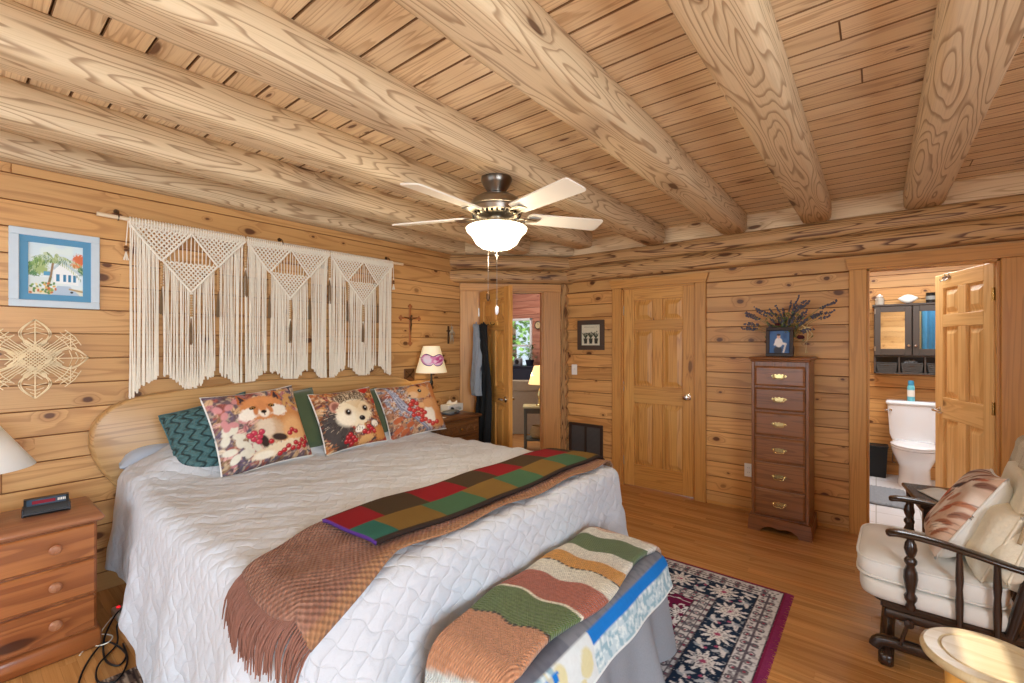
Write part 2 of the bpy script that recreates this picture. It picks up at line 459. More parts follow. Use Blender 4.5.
KNITCOL = colmat('chenille_knit', .95, .7, 'weave', 520.0, sheen=.2, vary=.3, vscale=170.0)
PATCHCOL = colmat('patchwork_cotton', .9, .2, 'noise', 90.0, vary=.08)
PLAIDCOL = colmat('wool_blocks', .95, .35, 'weave', 900.0, sheen=.0, vary=.16, vscale=220.0)
THROWCOL = colmat('chunky_woven_throw', .95, 1.0, 'weave', 270.0, sheen=.1, yarn=.22, vary=.16, vscale=160.0)
RUGCOL = colmat('rug_pile', .98, .5, 'noise', 260.0, sheen=.0, vary=.22, vscale=230.0)
PAPERCOL = colmat('printed_paper', .55, vary=.03)
TEALF = plain('teal_knit', '#41686a', .9, vary=.12, scale=30, bmp=.3, bscale=120, sheen=.2)
GREENF = plain('olive_green_velvet', '#465637', .85, vary=.15, scale=12, sheen=.4)
CREAM = plain('cream_canvas', '#e0ddd5', .85, vary=.04, bmp=.15, bscale=150)
CREAM2 = plain('ivory_chenille', '#e2d9c2', .95, vary=.08, scale=50, bmp=.6, bscale=70)
FRINGE = plain('brown_yarn', '#845a4b', .95, vary=.25, scale=60)
BLUEFRAME = plain('pale_blue_frame', '#c6d2d8', .5, vary=.05, scale=30)
BLUEMAT = plain('blue_picture_mat', '#5b94b5', .8, vary=.03)
BROWNFR = plain('dark_brown_frame', '#4a392b', .5, vary=.15)
BLACKFR = plain('black_brown_frame', '#2b1a14', .35, vary=.15)
RUBBER = plain('black_rubber', '#101010', .5)
PLBLACK = plain('black_plastic', '#1a1b1d', .35)
PLBLUE = plain('slate_blue_plastic', '#33495c', .4)
ROBEB = plain('black_robe_cloth', '#14171a', .95, vary=.3, scale=15, bmp=.3, bscale=40)
ROBEG = plain('grey_robe_cloth', '#8d949c', .95, vary=.1, scale=20, bmp=.3, bscale=60)
GLASS = plain('picture_glass', '#ffffff', .05, trans=1.0)
VENTM = plain('dark_brown_grille', '#3a2a20', .5, .2)
VENTD = plain('grille_filter', '#5f5a55', .8)
CABM = plain('espresso_cabinet', '#4a4039', .4, vary=.08)
MIRROR = plain('mirror_glass', '#e8ebec', .03, 1.0, vary=.0)
WICKER = plain('grey_wicker', '#55524e', .8, vary=.3, scale=80, bmp=.7, bscale=120)
MESHB = plain('black_wire_mesh', '#17181a', .5, .4)
GREYMAT = plain('grey_shag', '#8d9297', .98, vary=.25, scale=60, bmp=1.0, bscale=130)
AQUA = plain('aqua_can', '#6cc0cf', .35, vary=.25, scale=30)
BEIGEC = plain('beige_carpeted_wall', '#a69a86', .95, vary=.1, scale=30, bmp=.4, bscale=90)
TABLEG = plain('green_grey_paint', '#55564a', .5, vary=.1)
TABLET = plain('sage_table_top', '#a7a583', .35, vary=.08)
DARKBLUE = plain('dark_blue_cabinet', '#20283a', .5)
LEAFG = plain('leaf_green', '#6f9a4a', .7, vary=.4, scale=6)
LEAFD = plain('dark_leaf', '#4c6a3a', .7, vary=.4, scale=30)
LAVST = plain('dried_stem_green', '#6b7a48', .9, vary=.25, scale=40)
LAVFL = plain('dried_lavender', '#5d5965', .95, vary=.3, scale=60)
REDROSE = plain('dark_red_petals', '#4a1416', .9, vary=.3, scale=60)
RAFFIA = plain('raffia', '#dfc88f', .8)
BARK = plain('bark', '#6b5440', .9)
WHITEFR = plain('white_window_frame', '#e9ebec', .5)
SHELLM = plain('white_shell', '#f0eadf', .4, vary=.05)
PAGES = plain('magazine_paper', '#b9ad98', .5, vary=.2, scale=8)
CANDLE = plain('dark_candle_glass', '#20201f', .15)

# tiled bathroom floor and outside greenery
def tile_mat():
    m, nt, b = new_mat('white_floor_tile')
    uv = N(nt, 'UVMap', uv_map='w').outputs[0]
    br = N(nt, 'TexBrick', {'Vector': uv, 'Color1': hx4('#e6e8ea'), 'Color2': hx4('#dee1e4'), 'Mortar': hx4('#b8b8b4'), 'Scale': 1.0, 'Mortar Size': .004, 'Brick Width': .3, 'Row Height': .3})
    br.offset = 0.0
    nt.links.new(br.outputs[0], b.inputs['Base Color']); b.inputs['Roughness'].default_value = .25
    return m
TILE = tile_mat()

# ---------------------------------------------------------------- room shell (metres; camera stands at x=0, y=0)
WX = -3.6      # headboard wall
BY = 4.43      # back wall
CZ = 2.605      # plank ceiling
RXW = 1.75     # right wall
def board_wall(mb, M, L, z0, z1, bw=.135, holes=(), t=.03, bev=.0024, jp=.25, jl=(1.4, 2.8), phase=0.0):
    """local x along the wall, y out of the wall, z up; every board its own strip with V-grooves"""
    z = z0 - phase
    while z < z1 - 1e-4:
        a, c = max(z, z0), min(z + bw, z1)
        cuts = sorted({a, c} | {min(max(h, a), c) for H in holes for h in H[2:4]})
        for lo, hi in zip(cuts, cuts[1:]):
            if hi - lo < .004: continue
            segs = [(0.0, L)]
            for (u0, u1, v0, v1) in holes:
                if v0 < hi - 1e-4 and v1 > lo + 1e-4:
                    ns = []
                    for s0, s1 in segs:
                        if u1 <= s0 or u0 >= s1: ns.append((s0, s1))
                        else:
                            if u0 > s0: ns.append((s0, u0))
                            if u1 < s1: ns.append((u1, s1))
                    segs = ns
            for s0, s1 in segs:
                mb.box(s0, s1, -t - .008, -t + .004, lo, hi, 0, 0, M)
                p = [s0]
                x = s0 + random.uniform(*jl) * random.uniform(.3, 1)
                while x < s1 - .3:
                    if random.random() < jp: p.append(x)
                    x += random.uniform(*jl)
                p.append(s1)
                for q0, q1 in zip(p, p[1:]):
                    mb.newr()
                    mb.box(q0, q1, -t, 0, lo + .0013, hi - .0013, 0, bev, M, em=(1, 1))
        z += bw

# floor: oak strips running across the room
fl = MB()
y = -1.9
while y < 4.47:
    x = WX - .05 - random.random() * .8
    while x < RXW:
        l = random.uniform(.5, 1.5)
        fl.newr()
        fl.box(max(x, WX - .05), min(x + l, RXW), y, y + .0572, -.02, 0, 0, .0012)
        x += l
        if x > RXW - .05: break
    y += .0572
struct(fl.build('floor', W_FLOOR, ang=20), 'honey oak strip floor running across the bedroom', 'floor')

ML = frame((WX, -1.9, 0), (0, 1, 0), (1, 0, 0), (0, 0, 1))
mb = MB(); board_wall(mb, ML, 3.575 + 1.9, 0, 2.44, bw=.142, phase=.03)
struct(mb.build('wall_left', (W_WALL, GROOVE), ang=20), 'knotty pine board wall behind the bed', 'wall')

DG = math.sqrt(.5)
MD = frame((WX, 3.575, 0), (DG, DG, 0), (DG, -DG, 0), (0, 0, 1))     # diagonal corner wall, faces the room
LD = 1.21
mb = MB(); board_wall(mb, MD, LD, 0, 2.16, holes=[(.2, .93, -1, 2.06)], t=.1)
struct(mb.build('wall_corner', (W_BACK, GROOVE), ang=20), 'short diagonal board wall around the open hall door', 'wall')

MBK = frame((0, BY, 0), (1, 0, 0), (0, -1, 0), (0, 0, 1))
mb = MB(); board_wall(mb, frame((-2.744, BY, 0), (1, 0, 0), (0, -1, 0), (0, 0, 1)), RXW + 2.744, 0, 2.157, bw=.137,
                      holes=[(.68, 1.41, -1, 2.04), (2.694, 3.384, -1, 2.04)], t=.1, phase=.02)
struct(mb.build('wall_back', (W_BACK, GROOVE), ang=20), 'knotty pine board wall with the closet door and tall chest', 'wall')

MR = frame((RXW, -1.9, 0), (0, 1, 0), (-1, 0, 0), (0, 0, 1))
WIN = (.3, 2.6, .85, 2.1)
SUN_SLOT = (3.39, 3.71, 1.65, 1.83)  # added opening, sized so the sun reaches only the stool
mb = MB(); board_wall(mb, MR, BY + 1.9, 0, CZ, holes=[WIN, SUN_SLOT], t=.06)
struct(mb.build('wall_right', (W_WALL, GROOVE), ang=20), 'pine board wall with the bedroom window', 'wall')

# ceiling planks run across, beams run to the back wall
ce = MB(); y = -1.9
while y < BY + .1:
    x = WX - .1
    while x < RXW + .1:
        l = random.uniform(3.5, 5.5)
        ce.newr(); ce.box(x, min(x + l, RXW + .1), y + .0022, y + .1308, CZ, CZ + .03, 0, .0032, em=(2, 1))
        x += l
    y += .133
ce.newr(); ce.box(WX - .1, RXW + .1, -1.9, BY + .1, CZ + .03, CZ + .05, 0)
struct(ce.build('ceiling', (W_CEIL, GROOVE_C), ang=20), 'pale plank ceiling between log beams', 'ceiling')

def beam(xc, y0, y1, w, h, zb, seed):
    b = MB(); b.rnd = seed
    rg = []
    n = 28; ns = 30
    random.seed(int(seed * 1000))
    ph = random.random() * 6
    for i in range(ns + 1):
        t = i / ns; yy = y0 + (y1 - y0) * t
        k = 1 + .025 * math.sin(3 * t * 2 + ph) + .012 * math.sin(11 * t + ph)
        e = 1.0
        if i == ns: e = .9
        if i == ns - 1: yy = y1 - .012
        r = []
        for j in range(n):
            a = 2 * PI * (j + .5) / n
            ca, sa = math.cos(a), math.sin(a)
            px = math.copysign(abs(ca) ** .36, ca) * w / 2 * k * e
            pz = math.copysign(abs(sa) ** .36, sa) * h / 2 * (1 if sa < 0 else 1) * (1 if e == 1 else .93)
            r.append((xc + px, yy, zb + h / 2 + pz))
        rg.append(r)
    b.rings(rg)
    return b
beams = [(.262, .215, 'log ceiling beam farthest from the bed, above the bathroom doorway'),
         (-.37, .205, 'log ceiling beam above the tall dresser, with a big dark knot'),
         (-.97, .205, 'log ceiling beam between the fan beam and the dresser beam'),
         (-1.68, .205, 'log ceiling beam that carries the ceiling fan'),
         (-2.31, .205, 'log ceiling beam over the middle of the bed'),
         (-2.97, .205, 'log ceiling beam nearest the headboard wall, over the pillows')]
for i, (xc, w, lab) in enumerate(beams):
    ye = 4.32 if xc > -2.2 else (4.05 if xc > -2.6 else 3.9)
    o = beam(xc, -1.88, ye, w, .19, 2.43, .13 + .147 * i).build('ceiling_beam', W_BEAM, ang=50)
    struct(o, lab, 'beam')
random.seed(5)

# log plates: D-shaped courses along the tops of the walls
def log_course(mb, M, u0, u1, z0, z1, prot, back=.0, n=10, power=.5):
    prof = [(-back, z0)]
    for i in range(n + 1):
        a = -PI / 2 + PI * i / n
        prof.append((prot * (.25 + .75 * max(math.cos(a), 0) ** power) , (z0 + z1) / 2 + (z1 - z0) / 2 * math.sin(a)))
    prof.append((-back, z1))
    rg = []
    ns = 24
    for i in range(ns + 1):
        u = u0 + (u1 - u0) * i / ns
        k = 1 + .03 * math.sin(i * .9)
        rg.append([(u, p * (k if p > 0 else 1), z) for p, z in prof])
    mb.newr(); mb.rings(rg, M=M)
mb = MB(); log_course(mb, ML, 0, 3.575 + 1.9, 2.44, 2.62, .12, .06)
struct(mb.build('trim_1', W_BEAM, ang=40), 'log plate along the top of the headboard wall', 'log')
mb = MB()
MBL = frame((-2.80, BY, 0), (1, 0, 0), (0, -1, 0), (0, 0, 1))
log_course(mb, MBL, 0, RXW + 2.8, 2.157, 2.31, .10, .06)
struct(mb.build('trim_2', W_LOG, ang=40), 'lower log course above the back wall door and doorway', 'log')
mb = MB()
log_course(mb, MBL, 0, RXW + 2.8, 2.31, 2.45, .085, .06)
struct(mb.build('trim_3', W_LOG, ang=40), 'upper log course that the beam ends rest on', 'log')
mb = MB(); mb.box(0, RXW + 2.8, -.05, .02, 2.45, CZ, 0, .004, MBL)
struct(mb.build('trim_4', W_CEIL, ang=30), 'flat board between the beam ends above the back wall', 'board')
# diagonal wall logs with rounded ends
for k, (z0, z1) in enumerate(((2.14, 2.285), (2.285, 2.45), (2.45, 2.62))):
    mb = MB(); mb.newr()
    rg = []
    for u, e in ((-.14, .55), (-.125, .85), (-.1, 1), (.2, 1), (.6, 1), (1.0, 1), (LD + .05, 1)):
        r = []
        for j in range(18):
            a = 2 * PI * j / 18
            ca, sa = math.cos(a), math.sin(a)
            r.append((u, .02 + .095 * e * math.copysign(abs(ca) ** .7, ca), (z0 + z1) / 2 + (z1 - z0) / 2 * (.75 + .25 * e) * math.copysign(abs(sa) ** .7, sa)))
        rg.append(r)
    mb.rings(rg, M=MD)
    struct(mb.build('trim_%d' % (5 + k), W_LOG if k < 2 else W_BEAM, ang=40),
           ('log directly over the open hall door, lowest of three', 'middle log of the three stacked over the open hall door', 'topmost log over the open hall door, touching the ceiling')[k], 'log')
# scalloped log-end strip in the corner
mb = MB()
pts = []
z = 0.0
outl = [(0, 0)]
for i in range(17):
    for j in range(6):
        t = j / 6
        outl.append((.05 + .022 * math.sin(PI * t) , (i + t) * .126))
outl += [(.05, 2.14), (0, 2.14)]
mb.prism(outl, 0, .05, 1, frame((-2.79, BY - .005, 0), (1, 0, 0), (0, 0, 1), (0, -1, 0)))
struct(mb.build('trim_8', W_LOG, ang=30), 'scalloped corner strip beside the open hall door', 'trim')

# door casings
def casing(name, M, u0, u1, z1, w, lab, head=.09, over=.0, depth=.028, cap=0.0, jamb=.1):
    mb = MB()
    mb.newr(); mb.box(u0 - w, u0, 0, depth, 0, z1, 2, .004, M)
    mb.newr(); mb.box(u1, u1 + w, 0, depth, 0, z1, 2, .004, M)
    mb.newr(); mb.auto(*trap(u0 - w - over, u1 + w + over, z1, z1 + head, cap, depth + .012), 0, M)
    for a, b in ((u0 - .001, u0 + .015), (u1 - .015, u1 + .001)):
        mb.newr(); mb.box(a, b, -jamb, .004, 0, z1, 2, 0, M)
    mb.newr(); mb.box(u0, u1, -jamb, .004, z1 - .015, z1 + .001, 0, 0, M)
    o = mb.build(name, W_TRIM, ang=25)
    return struct(o, lab, 'door casing')
def trap(u0, u1, z0, z1, cap, d):
    vs = [(u0, 0, z0), (u1, 0, z0), (u1 + cap, 0, z1), (u0 - cap, 0, z1), (u0, d, z0), (u1, d, z0), (u1 + cap, d, z1), (u0 - cap, d, z1)]
    fs = [(0, 1, 2, 3), (4, 7, 6, 5), (0, 4, 5, 1), (3, 2, 6, 7), (0, 3, 7, 4), (1, 5, 6, 2)]
    return vs, fs
casing('trim_9', MBK, -2.075, -1.33, 2.045, .1, 'pine casing around the closed six panel door', head=.085, cap=.025)
casing('trim_10', MBK, -.055, .65, 2.045, .11, 'pine casing around the bathroom doorway', head=.09, cap=.02)
casing('trim_11', MD, .2, .93, 2.055, .2, 'pine casing around the open hall door', head=.075)
bb = MB(); bb.box(-1.225, -.17, 0, .012, 0, .03, 0, .003, MBK)
struct(bb.build('baseboard_back', W_TRIM), 'low wood moulding at the foot of the back wall by the chest', 'baseboard')

# six-panel doors: local x across from the hinge, y towards the viewer, z up
def door(name, w, h, mat, M, lab, hinge_side=1, t=.042, knob='knob', knobside=1, kz=.95):
    st = .11; mu = .10
    rails = [(0, .2), (.62, .17 + .62), (1.58, 1.69), (h - .13, h)] if h > 1.9 else []
    rails = [(0, .22), (.86, 1.03), (1.60, 1.70), (h - .115, h)]
    root = bpy.data.objects.new(name, None); COL.objects.link(root); root.matrix_world = M
    struct(root, lab, 'door')
    mb = MB()
    for x0, x1 in ((0, st), (w - st, w)):
        mb.newr(); mb.box(x0, x1, -t, 0, 0, h, 2, .003)
    for z0, z1 in rails:
        mb.newr(); mb.box(st, w - st, -t, 0, z0, z1, 0, .003)
    for (a, b) in zip(rails, rails[1:]):
        mb.newr(); mb.box(w / 2 - mu / 2, w / 2 + mu / 2, -t, 0, a[1], b[0], 2, .003)
    mb.build('door_frame', mat, root, ang=20)
    for (a, b) in zip(rails, rails[1:]):
        for x0, x1 in ((st, w / 2 - mu / 2), (w / 2 + mu / 2, w - st)):
            p = MB(); p.newr()
            p.box(x0, x1, -t * .6, -t * .5, a[1], b[0], 2)
            # raised field with sloping edges on both faces
            for s in (1, -1):
                y0, y1 = (-t * .5, -t * .1) if s > 0 else (-t * .6, -t * .97)
                g = .016; e = .04
                xa, xb, za, zb = x0 + g, x1 - g, a[1] + g, b[0] - g
                vs = [(xa, y0, za), (xb, y0, za), (xb, y0, zb), (xa, y0, zb), (xa + e, y1, za + e), (xb - e, y1, za + e), (xb - e, y1, zb - e), (xa + e, y1, zb - e)]
                p.auto(vs, [(4, 5, 6, 7), (0, 1, 5, 4), (1, 2, 6, 5), (2, 3, 7, 6), (3, 0, 4, 7)], 2)
            p.build('door_panel', mat, root, ang=15)
    kx = w - .06 if knobside > 0 else .06
    for s in (1, -1):
        k = MB()
        Mk = T(kx, 0 if s > 0 else -t, kz) @ RX(-90 if s > 0 else 90)
        if knob == 'knob':
            k.lathe([(0, 0), (.032, 0), (.032, .006), (.012, .012), (.011, .03), (.024, .038), (.029, .05), (.026, .062), (.012, .068), (0, .068)], 20, Mk)
        else:
            k.lathe([(0, 0), (.03, 0), (.03, .008), (.012, .014), (.011, .045), (0, .045)], 18, Mk)
            dx = -1 if knobside > 0 else 1
            yo = .042 if s > 0 else -t - .042
            k.sweep([(kx, yo, kz), (kx + dx * .03, yo + s * .004, kz), (kx + dx * .07, yo, kz - .003), (kx + dx * .115, yo - s * .01, kz - .008)], [.010, .010, .009, .007], 10)
        k.build('door_knob' if knob == 'knob' else 'door_handle', CHROME, root)
    for hz in (.25, 1.02, h - .22):
        hb = MB()
        hb.lathe([(0, -.045), (.007, -.045), (.007, .045), (0, .045)], 10, T(-.004, .006, hz))
        hb.box(-.012, .0, -t, -.001, hz - .045, hz + .045, 2)
        hb.build('hinge', NICKEL if name != 'door_3' else BRASS, root)
    return root
door('door_1', .715, 2.025, W_DOOR, frame((-2.06, BY + .02, .008), (1, 0, 0), (0, -1, 0), (0, 0, 1)), 'closed six panel pine door with a round chrome knob on the back wall')
Hd = (WX + DG * .215 , 3.575 + DG * .215)
door('door_2', .735, 2.03, W_DOOR, frame((Hd[0] + .02, Hd[1] - .02, .008), (.909, -.418, 0), (-.418, -.909, 0), (0, 0, 1)), 'pine hall door swung open into the bedroom with robes hung on it', knob='lever', kz=.92)
door('door_3', .725, 2.025, W_DOORL, frame((.628, BY + .06, .008), (-.335, .942, 0), (-.942, -.335, 0), (0, 0, 1)), 'light pine six panel bathroom door standing open', knob='lever', kz=.92)

# right-hand bedroom window
wn = bpy.data.objects.new('window_2', None); COL.objects.link(wn)
struct(wn, 'bedroom window in the right wall', 'window')
mb = MB()
y0, y1, z0, z1 = WIN[0] - 1.9, WIN[1] - 1.9, WIN[2], WIN[3]
for a in ((y0 - .02, y0 + .05, z0, z1), (y1 - .05, y1 + .02, z0, z1), (y0, y1, z0 - .02, z0 + .05), (y0, y1, z1 - .05, z1 + .02), (y0, y1, (z0 + z1) / 2 - .025, (z0 + z1) / 2 + .025), ((y0 + y1) / 2 - .03, (y0 + y1) / 2 + .03, z0, z1)):
    mb.box(RXW - .02, RXW + .05, a[0], a[1], a[2], a[3], 1, .004)
mb.build('window_frame', W_TRIM, wn)

w3 = bpy.data.objects.new('window_3', None); COL.objects.link(w3)  # frame of the added sun opening, out of view
struct(w3, 'added opening in the right wall that shapes the sun onto the stool', 'window')
mb = MB()
y0, y1, z0, z1 = SUN_SLOT[0] - 1.9, SUN_SLOT[1] - 1.9, SUN_SLOT[2], SUN_SLOT[3]
for a in ((y0 - .02, y0 + .03, z0, z1), (y1 - .03, y1 + .02, z0, z1), (y0, y1, z0 - .02, z0 + .02), (y0, y1, z1 - .02, z1 + .02)):
    mb.box(RXW - .02, RXW + .05, a[0], a[1], a[2], a[3], 1, .004)
mb.build('window_frame', W_TRIM, w3)

# front wall behind the viewer with two wide windows
FW = ((.45, 1.75, .55, 2.1), (2.0, 3.3, .55, 2.1))
mb = MB(); board_wall(mb, frame((WX, -1.9, 0), (1, 0, 0), (0, 1, 0), (0, 0, 1)), RXW - WX, 0, CZ, holes=list(FW), t=.06)
struct(mb.build('wall_front', (W_WALL, GROOVE), ang=20), 'pine board wall with two wide windows opposite the closet door', 'wall')
for i, H in enumerate(FW):
    wf = bpy.data.objects.new('window_%d' % (4 + i), None); COL.objects.link(wf)
    struct(wf, 'wide bedroom window opposite the closet door, %s' % ('nearer the bed' if i == 0 else 'farther from the bed'), 'window')
    mb = MB(); x0, x1 = WX + H[0], WX + H[1]
    for a in ((x0 - .02, x0 + .05, H[2], H[3]), (x1 - .05, x1 + .02, H[2], H[3]), (x0, x1, H[2] - .02, H[2] + .05), (x0, x1, H[3] - .05, H[3] + .02), (x0, x1, 1.3, 1.35)): mb.box(a[0], a[1], -1.95, -1.88, a[2], a[3], 0, .004)
    mb.build('window_frame', W_TRIM, wf)

# ---------------------------------------------------------------- hall seen through the open door
hb = MB(); hb.box(-9, -2.72, BY + .04, 8.2, -.02, 0, 0)
struct(hb.build('floor_hall', W_FLOOR), 'wood floor of the hall', 'floor')
hb = MB(); hb.box(-9, WX - .12, 2.2, BY + .04, -.02, 0, 0); struct(hb.build('floor_hall_side', W_FLOOR), 'hall floor beside the door', 'floor')
mb = MB(); board_wall(mb, frame((-9, 8.0, 0), (1, 0, 0), (0, -1, 0), (0, 0, 1)), 6.3, 0, 3.2, bw=.15, holes=[(2.5, 3.16, .86, 2.02)], t=.08)
struct(mb.build('wall_hall_back', (W_HALL, GROOVE_H), ang=20), 'reddish log wall around the hall window', 'wall')
mb = MB(); board_wall(mb, frame((-2.73, BY + .1, 0), (0, 1, 0), (-1, 0, 0), (0, 0, 1)), 3.6, 0, 3.2, bw=.15, t=.06)
struct(mb.build('wall_hall_right', (W_HALL, GROOVE_H), ang=20), 'reddish board wall on the right of the hall', 'wall')
mb = MB(); board_wall(mb, frame((-9, 2.2, 0), (0, 1, 0), (1, 0, 0), (0, 0, 1)), 5.9, 0, 3.2, bw=.15, t=.06)
struct(mb.build('wall_hall_left', (W_HALL, GROOVE_H), ang=20), 'board wall at the far left of the hall', 'wall')
hb = MB(); hb.box(-9, -2.7, BY + .12, 8.1, 3.2, 3.25, 0); hb.box(-9, WX - .13, 2.2, BY + .12, 3.2, 3.25, 0)
struct(hb.build('ceiling_hall', W_CEIL), 'hall ceiling', 'ceiling')
w1 = bpy.data.objects.new('window_1', None); COL.objects.link(w1)
struct(w1, 'white framed hall window with trees outside', 'window')
mb = MB()
for a in ((-6.5, -6.45, .86, 2.02), (-5.89, -5.84, .86, 2.02), (-6.5, -5.84, .86, .91), (-6.5, -5.84, 1.97, 2.02), (-6.5, -5.84, 1.4, 1.44)):
    mb.box(a[0], a[1], 7.97, 8.06, a[2], a[3], 2, .005)
mb.build('window_frame', WHITEFR, w1)
mb = MB(); mb.box(-6.45, -5.89, 8.03, 8.034, .91, 1.97); mb.build('window_pane', GLASS, w1)
# beige half wall
mb = MB(); Mh = frame((-5.35, 5.25, 0), (.82, .572, 0), (.572, -.82, 0), (0, 0, 1))
mb.box(0, 2.2, -.1, 0, 0, .70, 0, .01, Mh); mb.box(-.01, 2.22, -.13, .03, .70, .87, 0, .012, Mh)
struct(mb.build('wall_half', BEIGEC), 'beige half wall in the hall', 'wall')

# ---------------------------------------------------------------- bathroom shell
mb = MB(); mb.box(-1.0, 1.9, BY + .04, 6.75, -.02, .0, 0)
struct(mb.build('floor_bath', TILE), 'white tiled bathroom floor', 'floor')
mb = MB(); board_wall(mb, frame((-1.0, 6.65, 0), (1, 0, 0), (0, -1, 0), (0, 0, 1)), 2.9, 0, 2.62, bw=.14, t=.05)
struct(mb.build('wall_bath_back', (W_BACK, GROOVE), ang=20), 'knotty pine wall behind the toilet', 'wall')
mb = MB(); board_wall(mb, frame((-1.0, BY + .1, 0), (0, 1, 0), (1, 0, 0), (0, 0, 1)), 2.2, 0, 2.62, bw=.14, t=.05)
struct(mb.build('wall_bath_left', (W_BACK, GROOVE), ang=20), 'pine bathroom wall on the left', 'wall')
mb = MB(); board_wall(mb, frame((1.9, BY + .1, 0), (0, 1, 0), (-1, 0, 0), (0, 0, 1)), 2.2, 0, 2.62, bw=.14, t=.05)
struct(mb.build('wall_bath_right', (W_BACK, GROOVE), ang=20), 'pine bathroom wall on the right', 'wall')
mb = MB(); mb.box(-1.05, 1.95, BY + .1, 6.75, 2.5, 2.55, 0)
struct(mb.build('ceiling_bath', W_CEIL), 'bathroom ceiling', 'ceiling')
# ================================================================ bed and its textiles
def draper(X0, X1, Y0, Y1, Z, r=.07, flare=.06, fold=.03, hump=None, nfold=9.0, maxdrop=9.0):
    """maps flat cloth coordinates (a along x, b along y) to a cloth lying on a box and hanging over its sides"""
    arc = r * PI / 2
    def S(a, b, off=0.0):
        ca = min(max(a, X0), X1); cb = min(max(b, Y0), Y1)
        da, db = a - ca, b - cb
        L = max(abs(da), abs(db)); nn = math.hypot(da, db)
        z = Z
        if hump: z += hump(ca, cb)
        if L < 1e-6:
            return (ca, cb, z + off)
        L = (L + .25 * (nn - L))
        dx, dy = da / nn, db / nn
        if L < arc:
            t = L / r; o = r * math.sin(t); d = r * (1 - math.cos(t))
            nx, nz = math.sin(t), math.cos(t)
        else:
            h = L - arc
            ph = (ca - cb) * nfold * 1.7 + math.atan2(dy, dx) * 3.2
            k = min(h / .45, 1.0)
            o = r + flare * h + fold * k * (math.sin(ph) + .5 * math.sin(ph * 1.9 + 1.3)) 
            d = r + h
            nx, nz = 1, 0
        if hump: z -= hump(ca, cb) * min(d / .5, 1) 
        d = min(d, maxdrop)
        return (ca + dx * (o + nx * off), cb + dy * (o + nx * off), z - d + nz * off)
    return S
def bed_hump(x, y):
    t = min(max((-2.93 - x) / .28, 0), 1); t = t * t * (3 - 2 * t)
    e = min(max((y - .62) / .3, 0), 1) * min(max((2.66 - y) / .3, 0), 1)
    return .15 * t * (.2 + .8 * e) + .008 * math.sin(x * 9 + y * 4) * math.sin(y * 7 - x * 3)
BX0, BX1, BY0, BY1, BZ = -3.46, -1.32, .665, 2.58, .715
bedS = draper(BX0, BX1, BY0, BY1, BZ, r=.085, flare=.10, fold=.022, hump=bed_hump, nfold=6.5, maxdrop=.70)

bed = thing('bed', 'king size bed with a wide live edge slab headboard against the board wall', 'bed', (-2.4, 1.6, 0))
def inv(b): return b.location
# headboard slab with a natural wavy edge
top = [(-1.075, .90), (-1.06, 1.00), (-1.0, 1.08), (-.9, 1.135), (-.72, 1.165), (-.5, 1.178), (-.3, 1.192), (-.05, 1.203), (.2, 1.196), (.45, 1.19), (.7, 1.192), (.95, 1.18), (1.12, 1.15), (1.24, 1.09), (1.3, .98), (1.29, .86), (1.22, .72), (1.1, .6), (1.0, .52), (0, .48), (-.85, .5), (-.93, .58), (-1.01, .7), (-1.055, .8)]
def smoothpoly(p, n=4):
    out = []
    m = len(p)
    for i in range(m):
        p0, p1, p2, p3 = (Vector(p[(i + k - 1) % m]) for k in range(4))
        for j in range(n):
            t = j / n
            out.append(tuple(.5 * ((2 * p1) + (-p0 + p2) * t + (2 * p0 - 5 * p1 + 4 * p2 - p3) * t * t + (-p0 + 3 * p1 - 3 * p2 + p3) * t ** 3)))
    return out
hp = smoothpoly(top)
mb = MB(); mb.rnd = .37
Mh = frame((-3.575 + 2.4, 0, 0), (0, 1, 0), (0, 0, 1), (1, 0, 0))
n = len(hp); ctr = (0.1, .85)
def ins(k): return [(ctr[0] + (x - ctr[0]) * (1 - k), ctr[1] + (y - ctr[1]) * (1 - k * 2)) for x, y in hp]
rg = [[(x, y, 0) for x, y in hp], [(x, y, .045) for x, y in hp], [(x, y, .058) for x, y in ins(.006)], [(x, y, .062) for x, y in ins(.014)]]
b0 = len(mb.v)
for r_ in rg: mb.v.extend([tuple(Mh @ Vector(p)) for p in r_])
for k in range(3):
    for i in range(n):
        j = (i + 1) % n
        q = [(k, i), (k, j), (k + 1, j), (k + 1, i)]
        mb.face([b0 + a * n + c for a, c in q], [(rg[a][c][0], rg[a][c][1] + rg[a][c][2]) for a, c in q])
for k in (0, 3):
    mb.face([b0 + k * n + i for i in range(n)], [(p[0], p[1]) for p in rg[k]])
mb.build('headboard', W_HEAD, bed, ang=40)
for yy in (-.7, .85):
    mb = MB(); mb.box(-1.13 - .03, -1.08 - .06, yy - .05, yy + .05, 0, .6, 2, .004); mb.build('headboard_post', W_HEAD, bed)
mb = MB(); mb.box(-1.04, 1.03, -.93, .93, .10, .30, 0, .01); mb.build('bed_base', W_DARK, bed)
mb = MB(); mb.box(-1.05, 1.05, -.955, .955, .30, .685, 0, .06); mb.build('mattress', MATT, bed, ang=60)
for sx in (-.95, .93):
    for sy in (-.82, .82):
        mb = MB(); mb.lathe([(0, 0), (.03, 0), (.035, .1), (0, .1)], 12, T(sx, sy, 0)); mb.build('bed_leg', BLACKM, bed)

